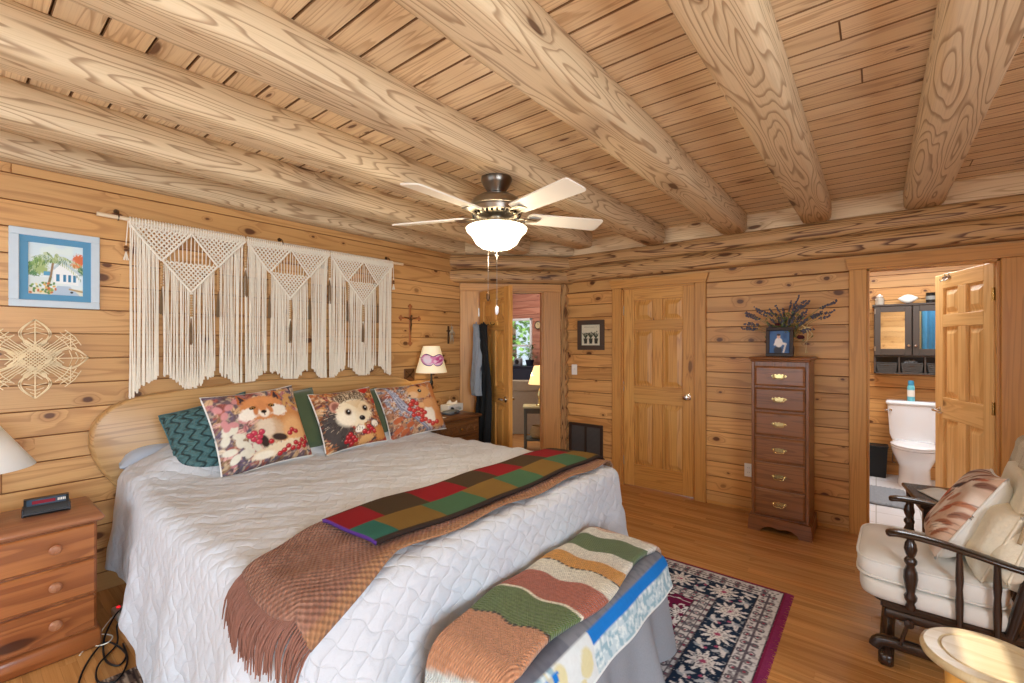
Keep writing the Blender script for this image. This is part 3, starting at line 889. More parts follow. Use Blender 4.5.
# coverlet
def near_drop(x):
    t = min(max((-2.2 - x) / .75, 0), 1); t = t * t * (3 - 2 * t)
    return .80 - .27 * t
mb = MB()
NA, NB = 150, 165
AX0, AX1 = BX0 + .05, BX1 + .72
def cov(u, v):
    a = AX0 + (AX1 - AX0) * u
    nd = near_drop(a)
    b_ = (BY0 - nd) + (BY1 + .76 - (BY0 - nd)) * v
    x, y, z = bedS(a, b_)
    wr = .005 * math.sin(a * 23 + b_ * 11) * math.sin(b_ * 19 - a * 7) + .004 * math.sin(a * 41 + 2) * math.sin(b_ * 37)
    if z > .5: z += wr
    else: x += wr * (1 if a > BX1 else 0); y += wr * (-1 if b_ < BY0 else 1)
    if b_ < BY0 + .1: y += .045 * min(max((-2.7 - a) / .4, 0), 1) * min((BY0 + .1 - b_) / .15, 1)
    return (x, y, max(z, .022))
mb.grid(cov, NA, NB, uvf=lambda u, v: (AX0 + (AX1 - AX0) * u, (BY0 - near_drop(AX0 + (AX1 - AX0) * u)) + (BY1 + .76 - (BY0 - near_drop(AX0 + (AX1 - AX0) * u))) * v))
o = mb.build('coverlet', QUILT, ang=80)
tag(o, 'white quilted coverlet hanging over the sides of the bed', 'coverlet')

# brown woven throw with fringe
def throw_pt(s, t, off=.024):
    """s 0..1 from far end to the near hem, t 0..1 from head side to foot side"""
    b_ = 2.72 - s * 2.10
    ew = min(max((1.0 - b_) / .55, 0), 1)
    a0 = -1.80 + .30 * ew ** 1.3
    a1 = -1.315 + .19 * ew
    a = a0 + (a1 - a0) * t
    b2 = b_ - .03 * math.sin(PI * t) * (s > .8) 
    x, y, z = bedS(a, b2, off)
    z += .006 * math.sin(a * 30) * math.sin(b_ * 11)
    return (x, y, z)
def throw_col(u, v):
    p = Paint(u * 2.2, v * .5, '#8d624f')
    k = vnoise(p.x * 90, p.y * 90, 4)
    p.put(np.clip((k - .45) * 3, 0, 1), '#ab7f69', .6)
    p.put(np.clip((v - .9) * 30, 0, 1), '#a5784f', .7)
    return p.c
mb = MB(); mb.grid(throw_pt, 150, 40, throw_col, lambda u, v: (u * 2.2, v * .5))
tw = mb.build('throw_blanket', THROWCOL, ang=80, solid=.008)
tag(tw, 'brown woven throw with a yarn fringe laid across the foot of the bed', 'throw blanket')
fr = MB(); random.seed(3)
for i in range(64):
    t = (i + .5) / 64
    p = Vector(throw_pt(1.0, t, .024))
    q = Vector(throw_pt(.985, t, .024))
    dirn = (p - q).normalized()
    for k in range(2):
        L = random.uniform(.10, .15)
        path = [tuple(q), tuple(p)]
        x, y, z = p
        dx, dy = random.uniform(-.012, .012), random.uniform(-.012, .002)
        for j in range(1, 6):
            f = j / 5
            g = min(f * 1.4, 1)
            path.append((x + dx * f * 2, y - .045 * math.sin(g * PI / 2) * .9 + dy * f, z - L * f ** 1.25))
        fr.newr(); fr.sweep(path, [.0036, .0036, .0034, .0032, .003, .0026, .0016], 5)
fr.build('fringe', FRINGE, tw, ang=60)

# block-patterned blanket folded along the throw
def plaid_pt(s, t):
    b_ = 2.70 - s * 1.735
    wv = .012 * math.sin(b_ * 5)
    a0, a1 = -1.765 + wv + .05 * max(0, 1.25 - b_), -1.375 + wv * .5 - .03 * max(0, 1.5 - b_)
    a = a0 + (a1 - a0) * t
    th = .040 + .010 * (1 - abs(2 * t - 1) ** 6)
    return bedS(a, b_, th)
def plaid_col(u, v):
    y = u * 1.735; p = Paint(u, v, '#85121a')
    yy = 2.70 - y; edges = np.mod((yy - .891) / .235, 2)
    p.put((edges >= 1).astype(float), '#43331e')
    row2 = v > .52
    e2 = np.mod((yy + .05 - .891) / .235, 2)
    p.put((row2 & (e2 < 1)).astype(float), '#426446')
    p.put((row2 & (e2 >= 1)).astype(float), '#7a5d29')
    p.put((row2 & (e2 < 1) & (yy < 1.08)).astype(float), '#2b6457')
    p.put((v > .955).astype(float), '#33261f')
    p.put((v < .035).astype(float), '#4c2f20')
    p.put((u > .998).astype(float), '#55307a')
    return p.c
mb = MB(); mb.grid(plaid_pt, 260, 60, plaid_col, lambda u, v: (u * 1.735, v * .39))
# folded edge: a second layer under the first
o = mb.build('block_pattern_blanket', PLAIDCOL, ang=80, solid=.014)
tag(o, 'red, green, brown and mustard block blanket folded on the brown throw', 'blanket')

# ---------------------------------------------------------------- cushions
def cushion(name, w, h, d, paint, mats, M, label, cat='cushion', nu=110, group=None, piping=None, pinch=.07, backn=20, sag=0.0):
    """square cushion, local x across, z up (height), y thickness; printed face towards -y"""
    root = thing(name, label, cat, group=group)
    root.matrix_world = M
    def shape(u, v, s):
        x = 2 * u - 1; z = 2 * v - 1
        px = x * w / 2 * (1 - pinch * (1 - z * z) * abs(x) ** 3)
        pz = z * h / 2 * (1 - pinch * (1 - x * x) * abs(z) ** 3)
        t = d / 2 * max(0, (1 - x ** 4)) ** .55 * max(0, (1 - z ** 4)) ** .55
        t *= 1 + .08 * math.sin(5 * x + 2) * math.sin(4 * z + 1)
        y = s * (t + .004)
        y += sag * (x * x) * .5 * d
        return (px, y, pz + h / 2)
    mb = MB()
    mb.grid(lambda u, v: shape(u, v, -1), nu, nu, paint, lambda u, v: (u * w, v * h))
    mb.build('cushion_front', mats[0], root, ang=80)
    mb = MB(); mb.grid(lambda u, v: shape(u, v, 1), backn, backn, None, lambda u, v: (u * w, v * h))
    mb.build('cushion_back', mats[1], root, ang=80)
    mb = MB()
    per = [shape(i / 24, 0, 0) for i in range(24)] + [shape(1, i / 24, 0) for i in range(24)] + [shape(1 - i / 24, 1, 0) for i in range(24)] + [shape(0, 1 - i / 24, 0) for i in range(24)]
    mb.sweep(per, .0065, 6, closed=True)
    mb.build('seam_piping', piping or mats[1], root, ang=80)
    return root
def lean(x, y, z, yaw, tilt, roll=0):
    """cushion standing on its lower edge, printed face towards +x (yaw 0), leaning back by tilt"""
    return T(x, y, z) @ RZ(90 + yaw) @ RX(-tilt) @ RY(roll)
def autumn_bg(p, seed, cols=('#8d5a3c', '#c88a4a', '#7a4a4e', '#b9683a', '#5d4a50', '#d9b184', '#9c3f2e')):
    rng = random.Random(seed)
    for i in range(340):
        cx, cy = rng.random(), rng.random(); r = rng.uniform(.018, .055)
        c = rng.choice(cols); rot = rng.uniform(0, 180)
        p.ell(cx, cy, r * 1.5, r * .62, c, rot, .25)
        ca, sa = math.cos(R(rot)), math.sin(R(rot))
        p.line(cx - ca * r * 1.2, cy - sa * r * 1.2, cx + ca * r * 1.2, cy + sa * r * 1.2, .0035, '#4b2b22', .55)
    p.speck(38, .62, .8, '#f0d9b0', seed, .35); p.speck(30, .66, .8, '#3a2226', seed + 1, .5)
def berry(p, x, y, r=.028, c='#b3242c'):
    p.ell(x, y, r * 1.12, r * 1.12, '#5b1016', soft=.2); p.ell(x, y, r, r, c, soft=.25)
    p.ell(x - r * .3, y + r * .35, r * .38, r * .3, '#e58a86', soft=.5, a=.8)
def fox(u, v):
    p = Paint(u, v, '#6d5a5e'); autumn_bg(p, 4, ('#6f5f70', '#b9787a', '#d3a49a', '#8a6a4e', '#c7a27a', '#a05b50', '#5b5a66', '#d9c7b0'))
    rng = random.Random(8)
    for i in range(14):     # pale leaves at the left
        p.ell(rng.uniform(.04, .34), rng.uniform(.16, .56), .065, .04, '#d9d3c0', rng.uniform(0, 180), .2); 
    for i in range(10): p.ell(rng.uniform(.04, .3), rng.uniform(.55, .9), .05, .035, '#c98a88', rng.uniform(0, 180), .3)
    for i in range(16): p.ell(rng.uniform(.7, .98), rng.uniform(.6, .95), .06, .02, '#c99a5e', rng.uniform(0, 180), .3)
    # body and tail
    p.ell(.76, .42, .23, .27, '#c98a52', 12, .12, rag=.25); p.ell(.80, .36, .16, .19, '#e0ae78', 0, .5)
    p.ell(.50, .42, .17, .18, '#cfae8c', 0, .3, rag=.3); p.ell(.48, .47, .09, .13, '#e0cdb4', 0, .5, rag=.3)
    p.ell(.55, .17, .30, .075, '#e2cfae', 8, .2, rag=.4); p.ell(.40, .13, .12, .05, '#efe6d2', 0, .4)
    for s in (-1, 1):    # ears
        ex = .5 + s * .17
        p.poly([(ex - .075, .80), (ex + s * .035, .99), (ex + .08, .80)], '#b96a3c')
        p.poly([(ex - .045, .80), (ex + s * .028, .95), (ex + .05, .80)], '#3d3136')
    p.ell(.5, .73, .235, .165, '#d08a54', 0, .1, rag=.2); p.ell(.5, .80, .15, .09, '#d9935c', 0, .5)
    for s in (-1, 1):
        p.ell(.5 + s * .155, .665, .115, .075, '#f0e6d6', s * -18, .25, rag=.3)
        p.ell(.5 + s * .075, .70, .03, .07, '#c57f4d', s * 14, .4)
    p.ell(.5, .655, .06, .065, '#efe4d2', 0, .3); p.ell(.5, .74, .045, .09, '#cf8a56', 0, .5)
    for s in (-1, 1):
        p.ell(.5 + s * .105, .735, .036, .021, '#2a1a16', s * -12, .2); p.ell(.5 + s * .105, .735, .02, .015, '#b57f34', 0, .3); p.ell(.5 + s * .105, .735, .008, .012, '#0c0807')
    p.ell(.5, .665, .03, .022, '#17100f', 0, .2); p.line(.5, .645, .5, .615, .004, '#2a1a16')
    p.ell(.43, .30, .045, .08, '#3a2a26', 10, .3); p.ell(.60, .31, .085, .045, '#3a2b26', -20, .3)
    for x, y in ((.34, .42), (.39, .37), (.32, .35), (.37, .31), (.29, .40), (.42, .42)): berry(p, x, y, .032, '#c23a52')
    for x, y in ((.62, .13), (.67, .17), (.72, .13), (.76, .19), (.81, .16), (.85, .21), (.90, .18), (.79, .12), (.87, .13), (.93, .24), (.72, .33), (.76, .37), (.80, .34), (.5, .28), (.57, .10)): berry(p, x, y, .028)
    return p.c
def hog(u, v):
    p = Paint(u, v, '#a8683e'); autumn_bg(p, 9)
    rng = random.Random(3)
    p.ell(.20, .30, .20, .34, '#4a4340', 10, .15, rag=.5)
    for i in range(240):
        a = rng.uniform(60, 280); r = rng.uniform(.26, .48)
        x, y = .5 + r * math.cos(R(a)) * .95, .53 + r * math.sin(R(a)) * .95
        p.line(x, y, x + .05 * math.cos(R(a)), y + .05 * math.sin(R(a)), .0035, rng.choice(('#2b2422', '#6e6258', '#b7a78f', '#3d332f')))
    p.ell(.50, .78, .25, .17, '#7d6a55', 0, .2, rag=.5)
    for i in range(180):
        x = rng.uniform(.27, .75); y = rng.uniform(.70, .93)
        p.line(x, y, x + rng.uniform(-.02, .02), y + .06, .003, rng.choice(('#3a2f28', '#c9b393', '#6d5b49', '#e0cfb0')))
    p.ell(.24, .68, .085, .095, '#c78f78', 0, .2); p.ell(.24, .68, .055, .065, '#8d5a4c', 0, .4)
    p.ell(.50, .54, .285, .225, '#ecdcbc', 0, .12, rag=.22); p.ell(.36, .46, .15, .13, '#f3e8d0', 0, .5)
    p.ell(.66, .62, .13, .10, '#e6cfa8', 0, .5); p.poly([(.40, .74), (.56, .60), (.70, .76)], '#d9bb8d', .6)
    for x, y in ((.40, .56), (.70, .59)):
        p.ell(x, y, .05, .055, '#8a6a4e', 0, .5); p.ell(x, y, .036, .042, '#1b1311', 0, .2); p.ell(x + .01, y + .014, .01, .01, '#ffffff', 0, .4)
    p.ell(.60, .43, .05, .042, '#1d1616', 0, .2); p.ell(.59, .445, .016, .01, '#77706f', 0, .5)
    p.ell(.52, .26, .085, .05, '#efe6d6', 20, .25); p.ell(.78, .30, .06, .06, '#efe6d6', 0, .25)
    for x in (.47, .51, .55, .75, .79): p.line(x, .24, x + .01, .29, .004, '#6d5a52')
    for x, y in ((.30, .16), (.35, .20), (.27, .10), (.33, .09), (.39, .14), (.42, .09), (.58, .20), (.64, .16), (.69, .22), (.66, .27), (.74, .17), (.36, .04)): berry(p, x, y, .036)
    p.ell(.60, .07, .12, .07, '#d9a76c', 15, .2, rag=.4); p.ell(.86, .14, .10, .12, '#cf8d4d', 0, .2, rag=.5)
    p.ell(.80, .93, .09, .06, '#b92e22', 20, .2, rag=.5); p.ell(.92, .70, .05, .05, '#b8463a', 0, .3)
    return p.c
def squirrel(u, v):
    p = Paint(u, v, '#a9785a'); autumn_bg(p, 21, ('#b5694a', '#8c8a94', '#c9a07a', '#7c5b52', '#d9b795', '#a1543f', '#6e6a70'))
    for i in range(7): p.line(.10 + i * .012, .98 - i * .02, .22 + i * .02, .5, .02, ('#8f90a0', '#70707e', '#b1b2bd')[i % 3])
    for i in range(6): p.line(.22 + i * .018, .52, .62 + i * .015, .02, .018, ('#8f90a0', '#6a6a78', '#b4b3bf')[i % 3])
    p.speck(50, .6, .75, '#d7d9e2', 5, .5, (np.hypot(u - .28, v - .6) < .3).astype(float))
    p.ell(.96, .62, .12, .36, '#c9824a', 8, .2, rag=.3)
    p.ell(.76, .34, .20, .30, '#d69a62', -8, .12, rag=.2); p.ell(.68, .28, .10, .20, '#efe3d0', -6, .3)
    p.ell(.86, .20, .10, .16, '#cd8a52', 0, .3); p.ell(.72, .52, .10, .09, '#dba26c', 20, .2)
    p.ell(.62, .78, .20, .15, '#dba468', -10, .12, rag=.15); p.ell(.50, .72, .09, .07, '#e9c497', 0, .4)
    for x in (.66, .78): p.ell(x, .93, .045, .075, '#c07a48', 8, .2); 
    p.ell(.66, .92, .022, .045, '#4a2a1e', 8, .3)
    p.ell(.64, .79, .034, .038, '#1a1110', 0, .2); p.ell(.65, .80, .009, .01, '#ffffff')
    p.ell(.43, .71, .02, .018, '#3a1f1a'); p.ell(.58, .50, .06, .05, '#e3b380', 30, .3)
    for x, y in ((.45, .60), (.50, .54), (.40, .54), (.36, .46), (.42, .42), (.50, .44), (.56, .40), (.48, .34), (.54, .30), (.60, .35), (.58, .22), (.64, .16), (.70, .11), (.78, .13), (.52, .22), (.40, .34)): berry(p, x, y, .038, '#c23b33')
    for x, y in ((.10, .12), (.2, .07), (.30, .18), (.12, .3)): p.ell(x, y, .08, .045, '#b8623c', 30, .2, rag=.4)
    return p.c
zb = .705
cushion('fox_cushion', .57, .50, .17, fox, (FABCOL, CREAM), lean(-2.93, 1.27, zb + .006, 6, 24, -3), 'square cushion printed with a fox face and berries, standing on the bed', piping=CREAM)
cushion('hedgehog_cushion', .51, .45, .16, hog, (FABCOL, CREAM), lean(-2.94, 1.885, zb + .012, 2, 27, -2), 'square cushion printed with a hedgehog among autumn leaves', piping=CREAM)
cushion('squirrel_cushion', .56, .45, .16, squirrel, (FABCOL, CREAM), lean(-2.96, 2.475, zb + .012, -4, 27, -3), 'square cushion printed with a squirrel eating red berries', piping=CREAM)
def teal(u, v):
    return Paint(u, v, '#3f6f6d').c
def cable_bump_mat():
    m, nt, b = new_mat('teal_cable_knit')
    uv = N(nt, 'UVMap', uv_map='w').outputs[0]; sx = N(nt, 'SeparateXYZ', {0: uv})
    st = mth(nt, 'MULTIPLY', sx.outputs[0], 2 * PI / .062)
    wv = mth(nt, 'MULTIPLY', mth(nt, 'SINE', mth(nt, 'MULTIPLY', sx.outputs[1], 2 * PI / .07)), .9)
    h = mth(nt, 'ABSOLUTE', mth(nt, 'SINE', mth(nt, 'ADD', mth(nt, 'MULTIPLY', st, .5), wv)))
    h2 = mth(nt, 'SINE', mth(nt, 'MULTIPLY_ADD', mth(nt, 'ABSOLUTE', mth(nt, 'SINE', st)), 2.0, mth(nt, 'MULTIPLY', sx.outputs[1], 2 * PI / .025)))
    hh = mth(nt, 'ADD', h, mth(nt, 'MULTIPLY', h2, .25))
    bump(nt, b, hh, 1.0, .012)
    nt.links.new(mixc(nt, mrange(nt, h, .1, .6), hx4('#22393a'), hx4('#4a6c6c')), b.inputs['Base Color'])
    b.inputs['Roughness'].default_value = .9
    return m
TEALK = cable_bump_mat()
cushion('teal_cushion', .46, .44, .16, teal, (TEALK, TEALF), lean(-3.04, 1.06, zb + .02, -20, 27, -16), 'teal cable knit cushion half hidden behind the fox cushion', nu=30)
def green(u, v): return Paint(u, v, '#4d5b3d').c
cushion('green_cushion', .50, .46, .15, green, (GREENF, GREENF), lean(-3.06, 1.475, zb + .01, 0, 24, -3), 'olive green velvet cushion between and behind the fox and hedgehog cushions', nu=30)
cushion('green_cushion', .46, .42, .15, green, (GREENF, GREENF), lean(-3.07, 2.05, zb + .01, 0, 26, -3), 'olive green velvet cushion between and behind the hedgehog and squirrel cushions', nu=30)
pl = cushion('bed_pillow', .72, .42, .17, lambda u, v: Paint(u, v, '#b9c3d0').c, (SHEET, SHEET), T(-3.42, 1.0, .755) @ RZ(90) @ RX(-86), 'pale blue bed pillow at the head of the bed, mostly under the coverlet', 'pillow', nu=24)

# ================================================================ bench at the foot of the bed
QX0, QX1, QY0, QY1, QZ = -1.125, -.825, 1.06, 2.09, .462
bench = thing('bench', 'low bench at the foot of the bed hidden under folded blankets', 'bench', (-1.01, 1.58, 0))
mb = MB(); mb.box(-.12, .19, -.50, .50, .40, .45, 1, .01); mb.build('seat', W_YPINE, bench)
for sx in (-.10, .155):
    for sy in (-.48, .48):
        mb = MB(); mb.box(sx - .022, sx + .022, sy - .022, sy + .022, 0.0065, .40, 2, .004); mb.build('leg', W_YPINE, bench)
for sy in (-.48, .48):
    mb = MB(); mb.box(-.09, .14, -.01, .01, .18, .22, 0, .003, T(0, sy, 0)); mb.build('stretcher', W_YPINE, bench)
benS = draper(QX0, QX1, QY0, QY1, QZ, r=.04, flare=.20, fold=.045, nfold=9.5)
def bc(u, v):
    a = QX0 - .16 + (QX1 + .42 - (QX0 - .16)) * u
    b_ = QY0 - .30 + (QY1 + .36 - (QY0 - .30)) * v
    x, y, z = benS(a, b_, .006)
    return (min(x, -.62) if x > 0 else max(x, -1.225), y, max(z, .02))
mb = MB(); mb.grid(bc, 70, 110, uvf=lambda u, v: (u * .9, v * 1.7))
o = mb.build('bench_cover', GREYLIN, ang=80)
tag(o, 'grey linen sheet hanging in folds over the bench', 'sheet')
benQ = draper(QX0, QX1, QY0, QY1, QZ, r=.045, flare=.30, fold=.008, nfold=7.0)
def pq(u, v):
    a = QX0 + .02 + (QX1 + .14 - QX0 - .02) * u
    b_ = QY0 - .16 + (QY1 + .05 - (QY0 - .16)) * v
    roll = .012 * math.exp(-((a - QX1 + .0) / .05) ** 2)
    return benQ(a, b_, .024 + roll * .5 + .003 * math.sin(b_ * 20))
def pq_col(u, v):
    a = .02 + (.31 + .12) * u     # metres from the bed side
    y = QY0 - .16 + (QY1 + .05 - (QY0 - .16)) * v
    p = Paint(a, y, '#777a82')
    p.speck(70, .55, .7, '#5e626b', 2, .5)
    p.put(((a > .22) & (y < 1.28)).astype(float), '#545764', .6)
    band = a > .333
    p.put(band.astype(float), '#b9cdd3')
    n = vnoise(a * 80, y * 80, 6)
    p.put((band & (n > .62)).astype(float), '#86aab8', .8); p.put((band & (n < .3)).astype(float), '#e2ebe8', .7)
    p.put((band & (a < .362) & (y > 1.38)).astype(float), '#1673c4')
    cream = band & (y > 1.17) & (y < 1.38)
    p.put(cream.astype(float), '#cfd6d6')
    for cx, cy, r in ((.385, 1.33, .035), (.42, 1.2, .03), (.365, 1.19, .028), (.43, 1.29, .02)):
        p.ell(cx, cy, r, r * 1.1, '#cdc79c', 0, .15)
    p.poly([(.345, 1.10), (.345, 1.19), (.40, 1.13)], '#1673c4')
    sp = band & (y < 1.15)
    p.put((sp & (vnoise(a * 60, y * 60, 9) > .7)).astype(float), '#d9cf9a', .7)
    p.put((a > .442).astype(float), '#dfe7e6')
    return p.c
mb = MB(); mb.grid(pq, 80, 150, pq_col, lambda u, v: (u * .5, v * 1.22))
o = mb.build('patchwork_quilt', PATCHCOL, ang=80, solid=.012)
tag(o, 'grey and blue patchwork quilt folded on the bench under the striped blanket', 'quilt')
benB = draper(QX0, QX1 - .02, QY0, QY1, QZ, r=.035, flare=.22, fold=.006, nfold=6.0)
SB0, SB1 = QY0 - .40, QY1 + .10
def sb(u, v):
    b_ = SB0 + (SB1 - SB0) * v
    a = QX0 - .035 + (QX1 - .005 + .008 * math.sin(b_ * 9) - (QX0 - .035)) * u
    a += (.035 - .075 * (b_ - 1.05)) * (1 - u)
    x, y, z = benB(a, b_, .052 + .004 * math.sin(b_ * 17 + a * 8))
    return (x, y, z)
bands = [(SB0, '#2c3550'), (.80, '#c9cfc9'), (1.02, '#bf8763'), (1.215, '#5d7140'), (1.392, '#e6e0cb'), (1.406, '#a65d48'), (1.565, '#d9d4c2'), (1.672, '#c98f3c'), (1.775, '#d9d5c6'), (1.875, '#56693f'), (2.02, '#d8d5c9'), (2.095, '#c6a48d')]
def sb_col(u, v):
    y = SB0 + (SB1 - SB0) * v + .012 * np.sin(u * 11 + v * 4) * (v > .3) - .02 * (u - .5)
    p = Paint(u * .37, y, '#2c3550')
    for y0, c in bands: p.put(((y - y0) / .004 + .5), c)
    for y0 in (1.215, 1.672): p.put((np.abs(y - y0) < .006).astype(float) * (np.mod(u * 46, 1) < .6), '#231f1c', .9)
    n = vnoise(u * 120, y * 330, 3)
    p.c = p.c * (.72 + .5 * n)[:, None]
    return p.c
mb = MB(); mb.grid(sb, 60, 300, sb_col, lambda u, v: (u * .37, v * 1.4))
o = mb.build('striped_blanket', KNITCOL, ang=80, solid=.02)
tag(o, 'chenille blanket in wide green, rust, mustard and cream stripes on top of the bench', 'blanket')
# ================================================================ ceiling fan
FX, FY = -1.715, 2.0
fan = thing('ceiling_fan', 'five blade nickel ceiling fan with a lit frosted glass bowl', 'ceiling fan', (FX, FY, 0))
mb = MB(); mb.lathe([(0, 2.435), (.088, 2.435), (.09, 2.415), (.078, 2.39), (.058, 2.36), (.052, 2.345), (0, 2.345)], 28); mb.build('canopy', NICKELD, fan)
mb = MB(); mb.lathe([(0, 2.355), (.018, 2.355), (.018, 2.31), (0, 2.31)], 14); mb.build('downrod', NICKELD, fan)
mb = MB(); mb.lathe([(0, 2.333), (.05, 2.333), (.10, 2.325), (.135, 2.305), (.149, 2.285), (.151, 2.262), (.143, 2.256), (.149, 2.25), (.146, 2.225), (.128, 2.205), (.105, 2.195), (0, 2.195)], 36)
mh = mb.build('motor_housing', NICKEL, fan)
mb = MB()
for i in range(30):
    a = 360 / 30 * i
    mb.box(.126, .1415, -.006, .006, 2.207, 2.222, 0, 0, RZ(a))
mb.build('vent_slots', BLACKM, mh)
mb = MB(); mb.lathe([(0, 2.198), (.055, 2.198), (.058, 2.185), (.05, 2.168), (.052, 2.155), (.14, 2.152), (.145, 2.145), (.142, 2.138), (0, 2.138)], 28); mb.build('switch_housing', NICKEL, fan)
mb = MB(); mb.lathe([(.168, 2.145), (.176, 2.138), (.170, 2.122), (.148, 2.102), (.134, 2.08), (.118, 2.052), (.085, 2.030), (.04, 2.018), (0, 2.016)], 36, cap=False)
mb.build('glass_bowl', GLASSON, fan, solid=.003)
mb = MB(); mb.lathe([(0, 2.02), (.022, 2.018), (.026, 2.01), (.014, 2.0), (.008, 1.99), (.01, 1.98), (0, 1.976)], 16); mb.build('finial', NICKEL, fan)
for k in range(5):
    az = 128.67 + 72 * k       # first blade points straight away from the viewer
    Mb = RZ(az)
    mb = MB(); mb.rnd = .3
    outl = [(.20, -.058), (.64, -.070), (.655, -.066), (.662, -.055), (.664, 0), (.662, .055), (.655, .066), (.64, .070), (.20, .058), (.185, .03), (.185, -.03)]
    mb.prism(outl, -.004, .004, 0, Mb @ T(0, 0, 2.212) @ RX(-12))
    bl = mb.build('blade', BLADE, fan, ang=30)
    mb = MB()
    for s in (-1, 1):
        mb.sweep([(.085, s * .012, 2.20), (.12, s * .03, 2.195), (.16, s * .036, 2.20), (.20, s * .03, 2.203), (.24, s * .012, 2.204)], [(.008, .004)] * 5, 8, Mb)
    mb.box(.19, .26, -.04, .04, 2.2015, 2.2065, 0, .002, Mb @ T(0, 0, 0) )
    mb.build('blade_iron', NICKEL, bl)
for dx, dy, L, bead in ((.028, -.02, .30, 'brown'), (-.03, -.03, .22, 'dark')):
    mb = MB()
    mb.sweep([(dx, dy, 2.14), (dx, dy - .01, 1.99), (dx, dy - .01, 1.99 - L)], .0022, 6)
    pc = mb.build('pull_chain', NICKEL, fan)
    mb = MB(); mb.lathe([(0, 0), (.004, 0), (.011, -.012), (.011, -.035), (.005, -.05), (0, -.052)], 12, T(dx, dy - .01, 1.99 - L))
    mb.build('pull_knob', PORC if bead == 'brown' else BRONZE, pc)

# ================================================================ near nightstand, radio and lamp
ns = thing('nightstand', 'stained pine nightstand with three drawers beside the near side of the bed', 'nightstand', (-2.975, .16, 0))
mb = MB(); mb.rnd = .2
mb.box(-.37, 0, -.31, .31, .08, .615, 2, .006); mb.build('cabinet_body', W_NS, ns)
mb = MB(); mb.rnd = .6; mb.box(-.395, .035, -.335, .335, .615, .645, 1, .012); mb.build('top', W_NSTOP, ns, ang=50)
mb = MB(); mb.box(-.38, .022, -.325, .325, 0, .09, 1, .012); mb.build('plinth', W_NS, ns, ang=50)
for z0, z1 in ((.10, .262), (.274, .436), (.448, .605)):
    mb = MB(); mb.newr(); mb.box(-.01, .022, -.302, .302, z0, z1, 1, .007)
    d = mb.build('drawer', W_NS, ns)
    mb = MB(); mb.lathe([(0, 0), (.012, 0), (.011, .01), (.02, .018), (.023, .027), (.017, .035), (0, .038)], 18, T(.022, .16, (z0 + z1) / 2 + .005) @ RY(90)); mb.build('knob', W_NSTOP, d)
    mb = MB(); mb.lathe([(0, 0), (.012, 0), (.011, .01), (.02, .018), (.023, .027), (.017, .035), (0, .038)], 18, T(.022, -.16, (z0 + z1) / 2 + .005) @ RY(90)); mb.build('knob', W_NSTOP, d)
rd = thing('clock_radio', 'small black and blue clock radio on the near nightstand', 'radio', (-3.19, .318, .645), R(0))
rd.rotation_euler = (0, 0, R(84))
mb = MB(); prof = [(-.036, 0), (.03, 0), (.036, .012), (.026, .04), (.004, .075), (-.026, .075)]
mb.prism([(x, z) for x, z in prof], -.078, .078, 2, frame((0, 0, 0), (0, -1, 0), (0, 0, 1), (1, 0, 0))); mb.build('case', PLBLACK, rd, ang=30)
mb = MB()
Mf = frame((0, -.0165, .0585), (1, 0, 0), (0, -.532, -.847), (0, -.847, .532))
mb.box(-.068, .068, -.018, .014, 0, .004, 0, .001, Mf); mb.build('front_panel', PLBLUE, rd)
mb = MB(); mb.box(-.05, .03, -.008, .008, .0035, .006, 0, .001, Mf); mb.build('display', plain('dark_red_display', '#5e1f2c', .2, emit='#c22740', es=.25), rd)
mb = MB()
for i in range(5): mb.box(.038 + i * .006, .042 + i * .006, -.006, .006, .003, .0065, 0, .0005, Mf)
mb.build('button', WHITEP, rd)
mb = MB(); mb.box(-.084, .084, -.004, .004, -.002, .006, 0, .001, frame((0, -.036, .012), (1, 0, 0), (0, 1, 0), (0, 0, 1)))
for s in (-1, 1): mb.box(s * .080 - .004, s * .080 + .004, -.036, .032, 0, .04, 1, .002)
mb.build('end_caps', PLBLACK, rd)
lp = thing('table_lamp', 'table lamp with a plain white cone shade on the near nightstand, at the photo edge', 'lamp', (-3.18, .075, .645))
mb = MB(); mb.lathe([(0, 0), (.07, 0), (.072, .012), (.05, .02), (.02, .03), (.018, .05), (.05, .09), (.06, .14), (.045, .19), (.015, .22), (.01, .26), (.01, .33), (0, .33)], 24); mb.build('lamp_base', PORC, lp)
mb = MB(); mb.lathe([(.205, .258), (.075, .47)], 36, cap=False); mb.build('lamp_shade', SHADEW, lp, solid=.003)
mb = MB(); mb.lathe([(0, .33), (.012, .33), (.02, .36), (.02, .39), (0, .41)], 12); mb.build('bulb', WHITEP, lp)
mb = MB(); mb.sweep([(.076, 0, .47), (0, 0, .462), (-.076, 0, .47)], .002, 6); mb.sweep([(0, .076, .47), (0, 0, .462), (0, -.076, .47)], .002, 6); mb.sweep([(0, 0, .40), (0, 0, .475)], .003, 6); mb.build('shade_harp', BRONZE, lp)

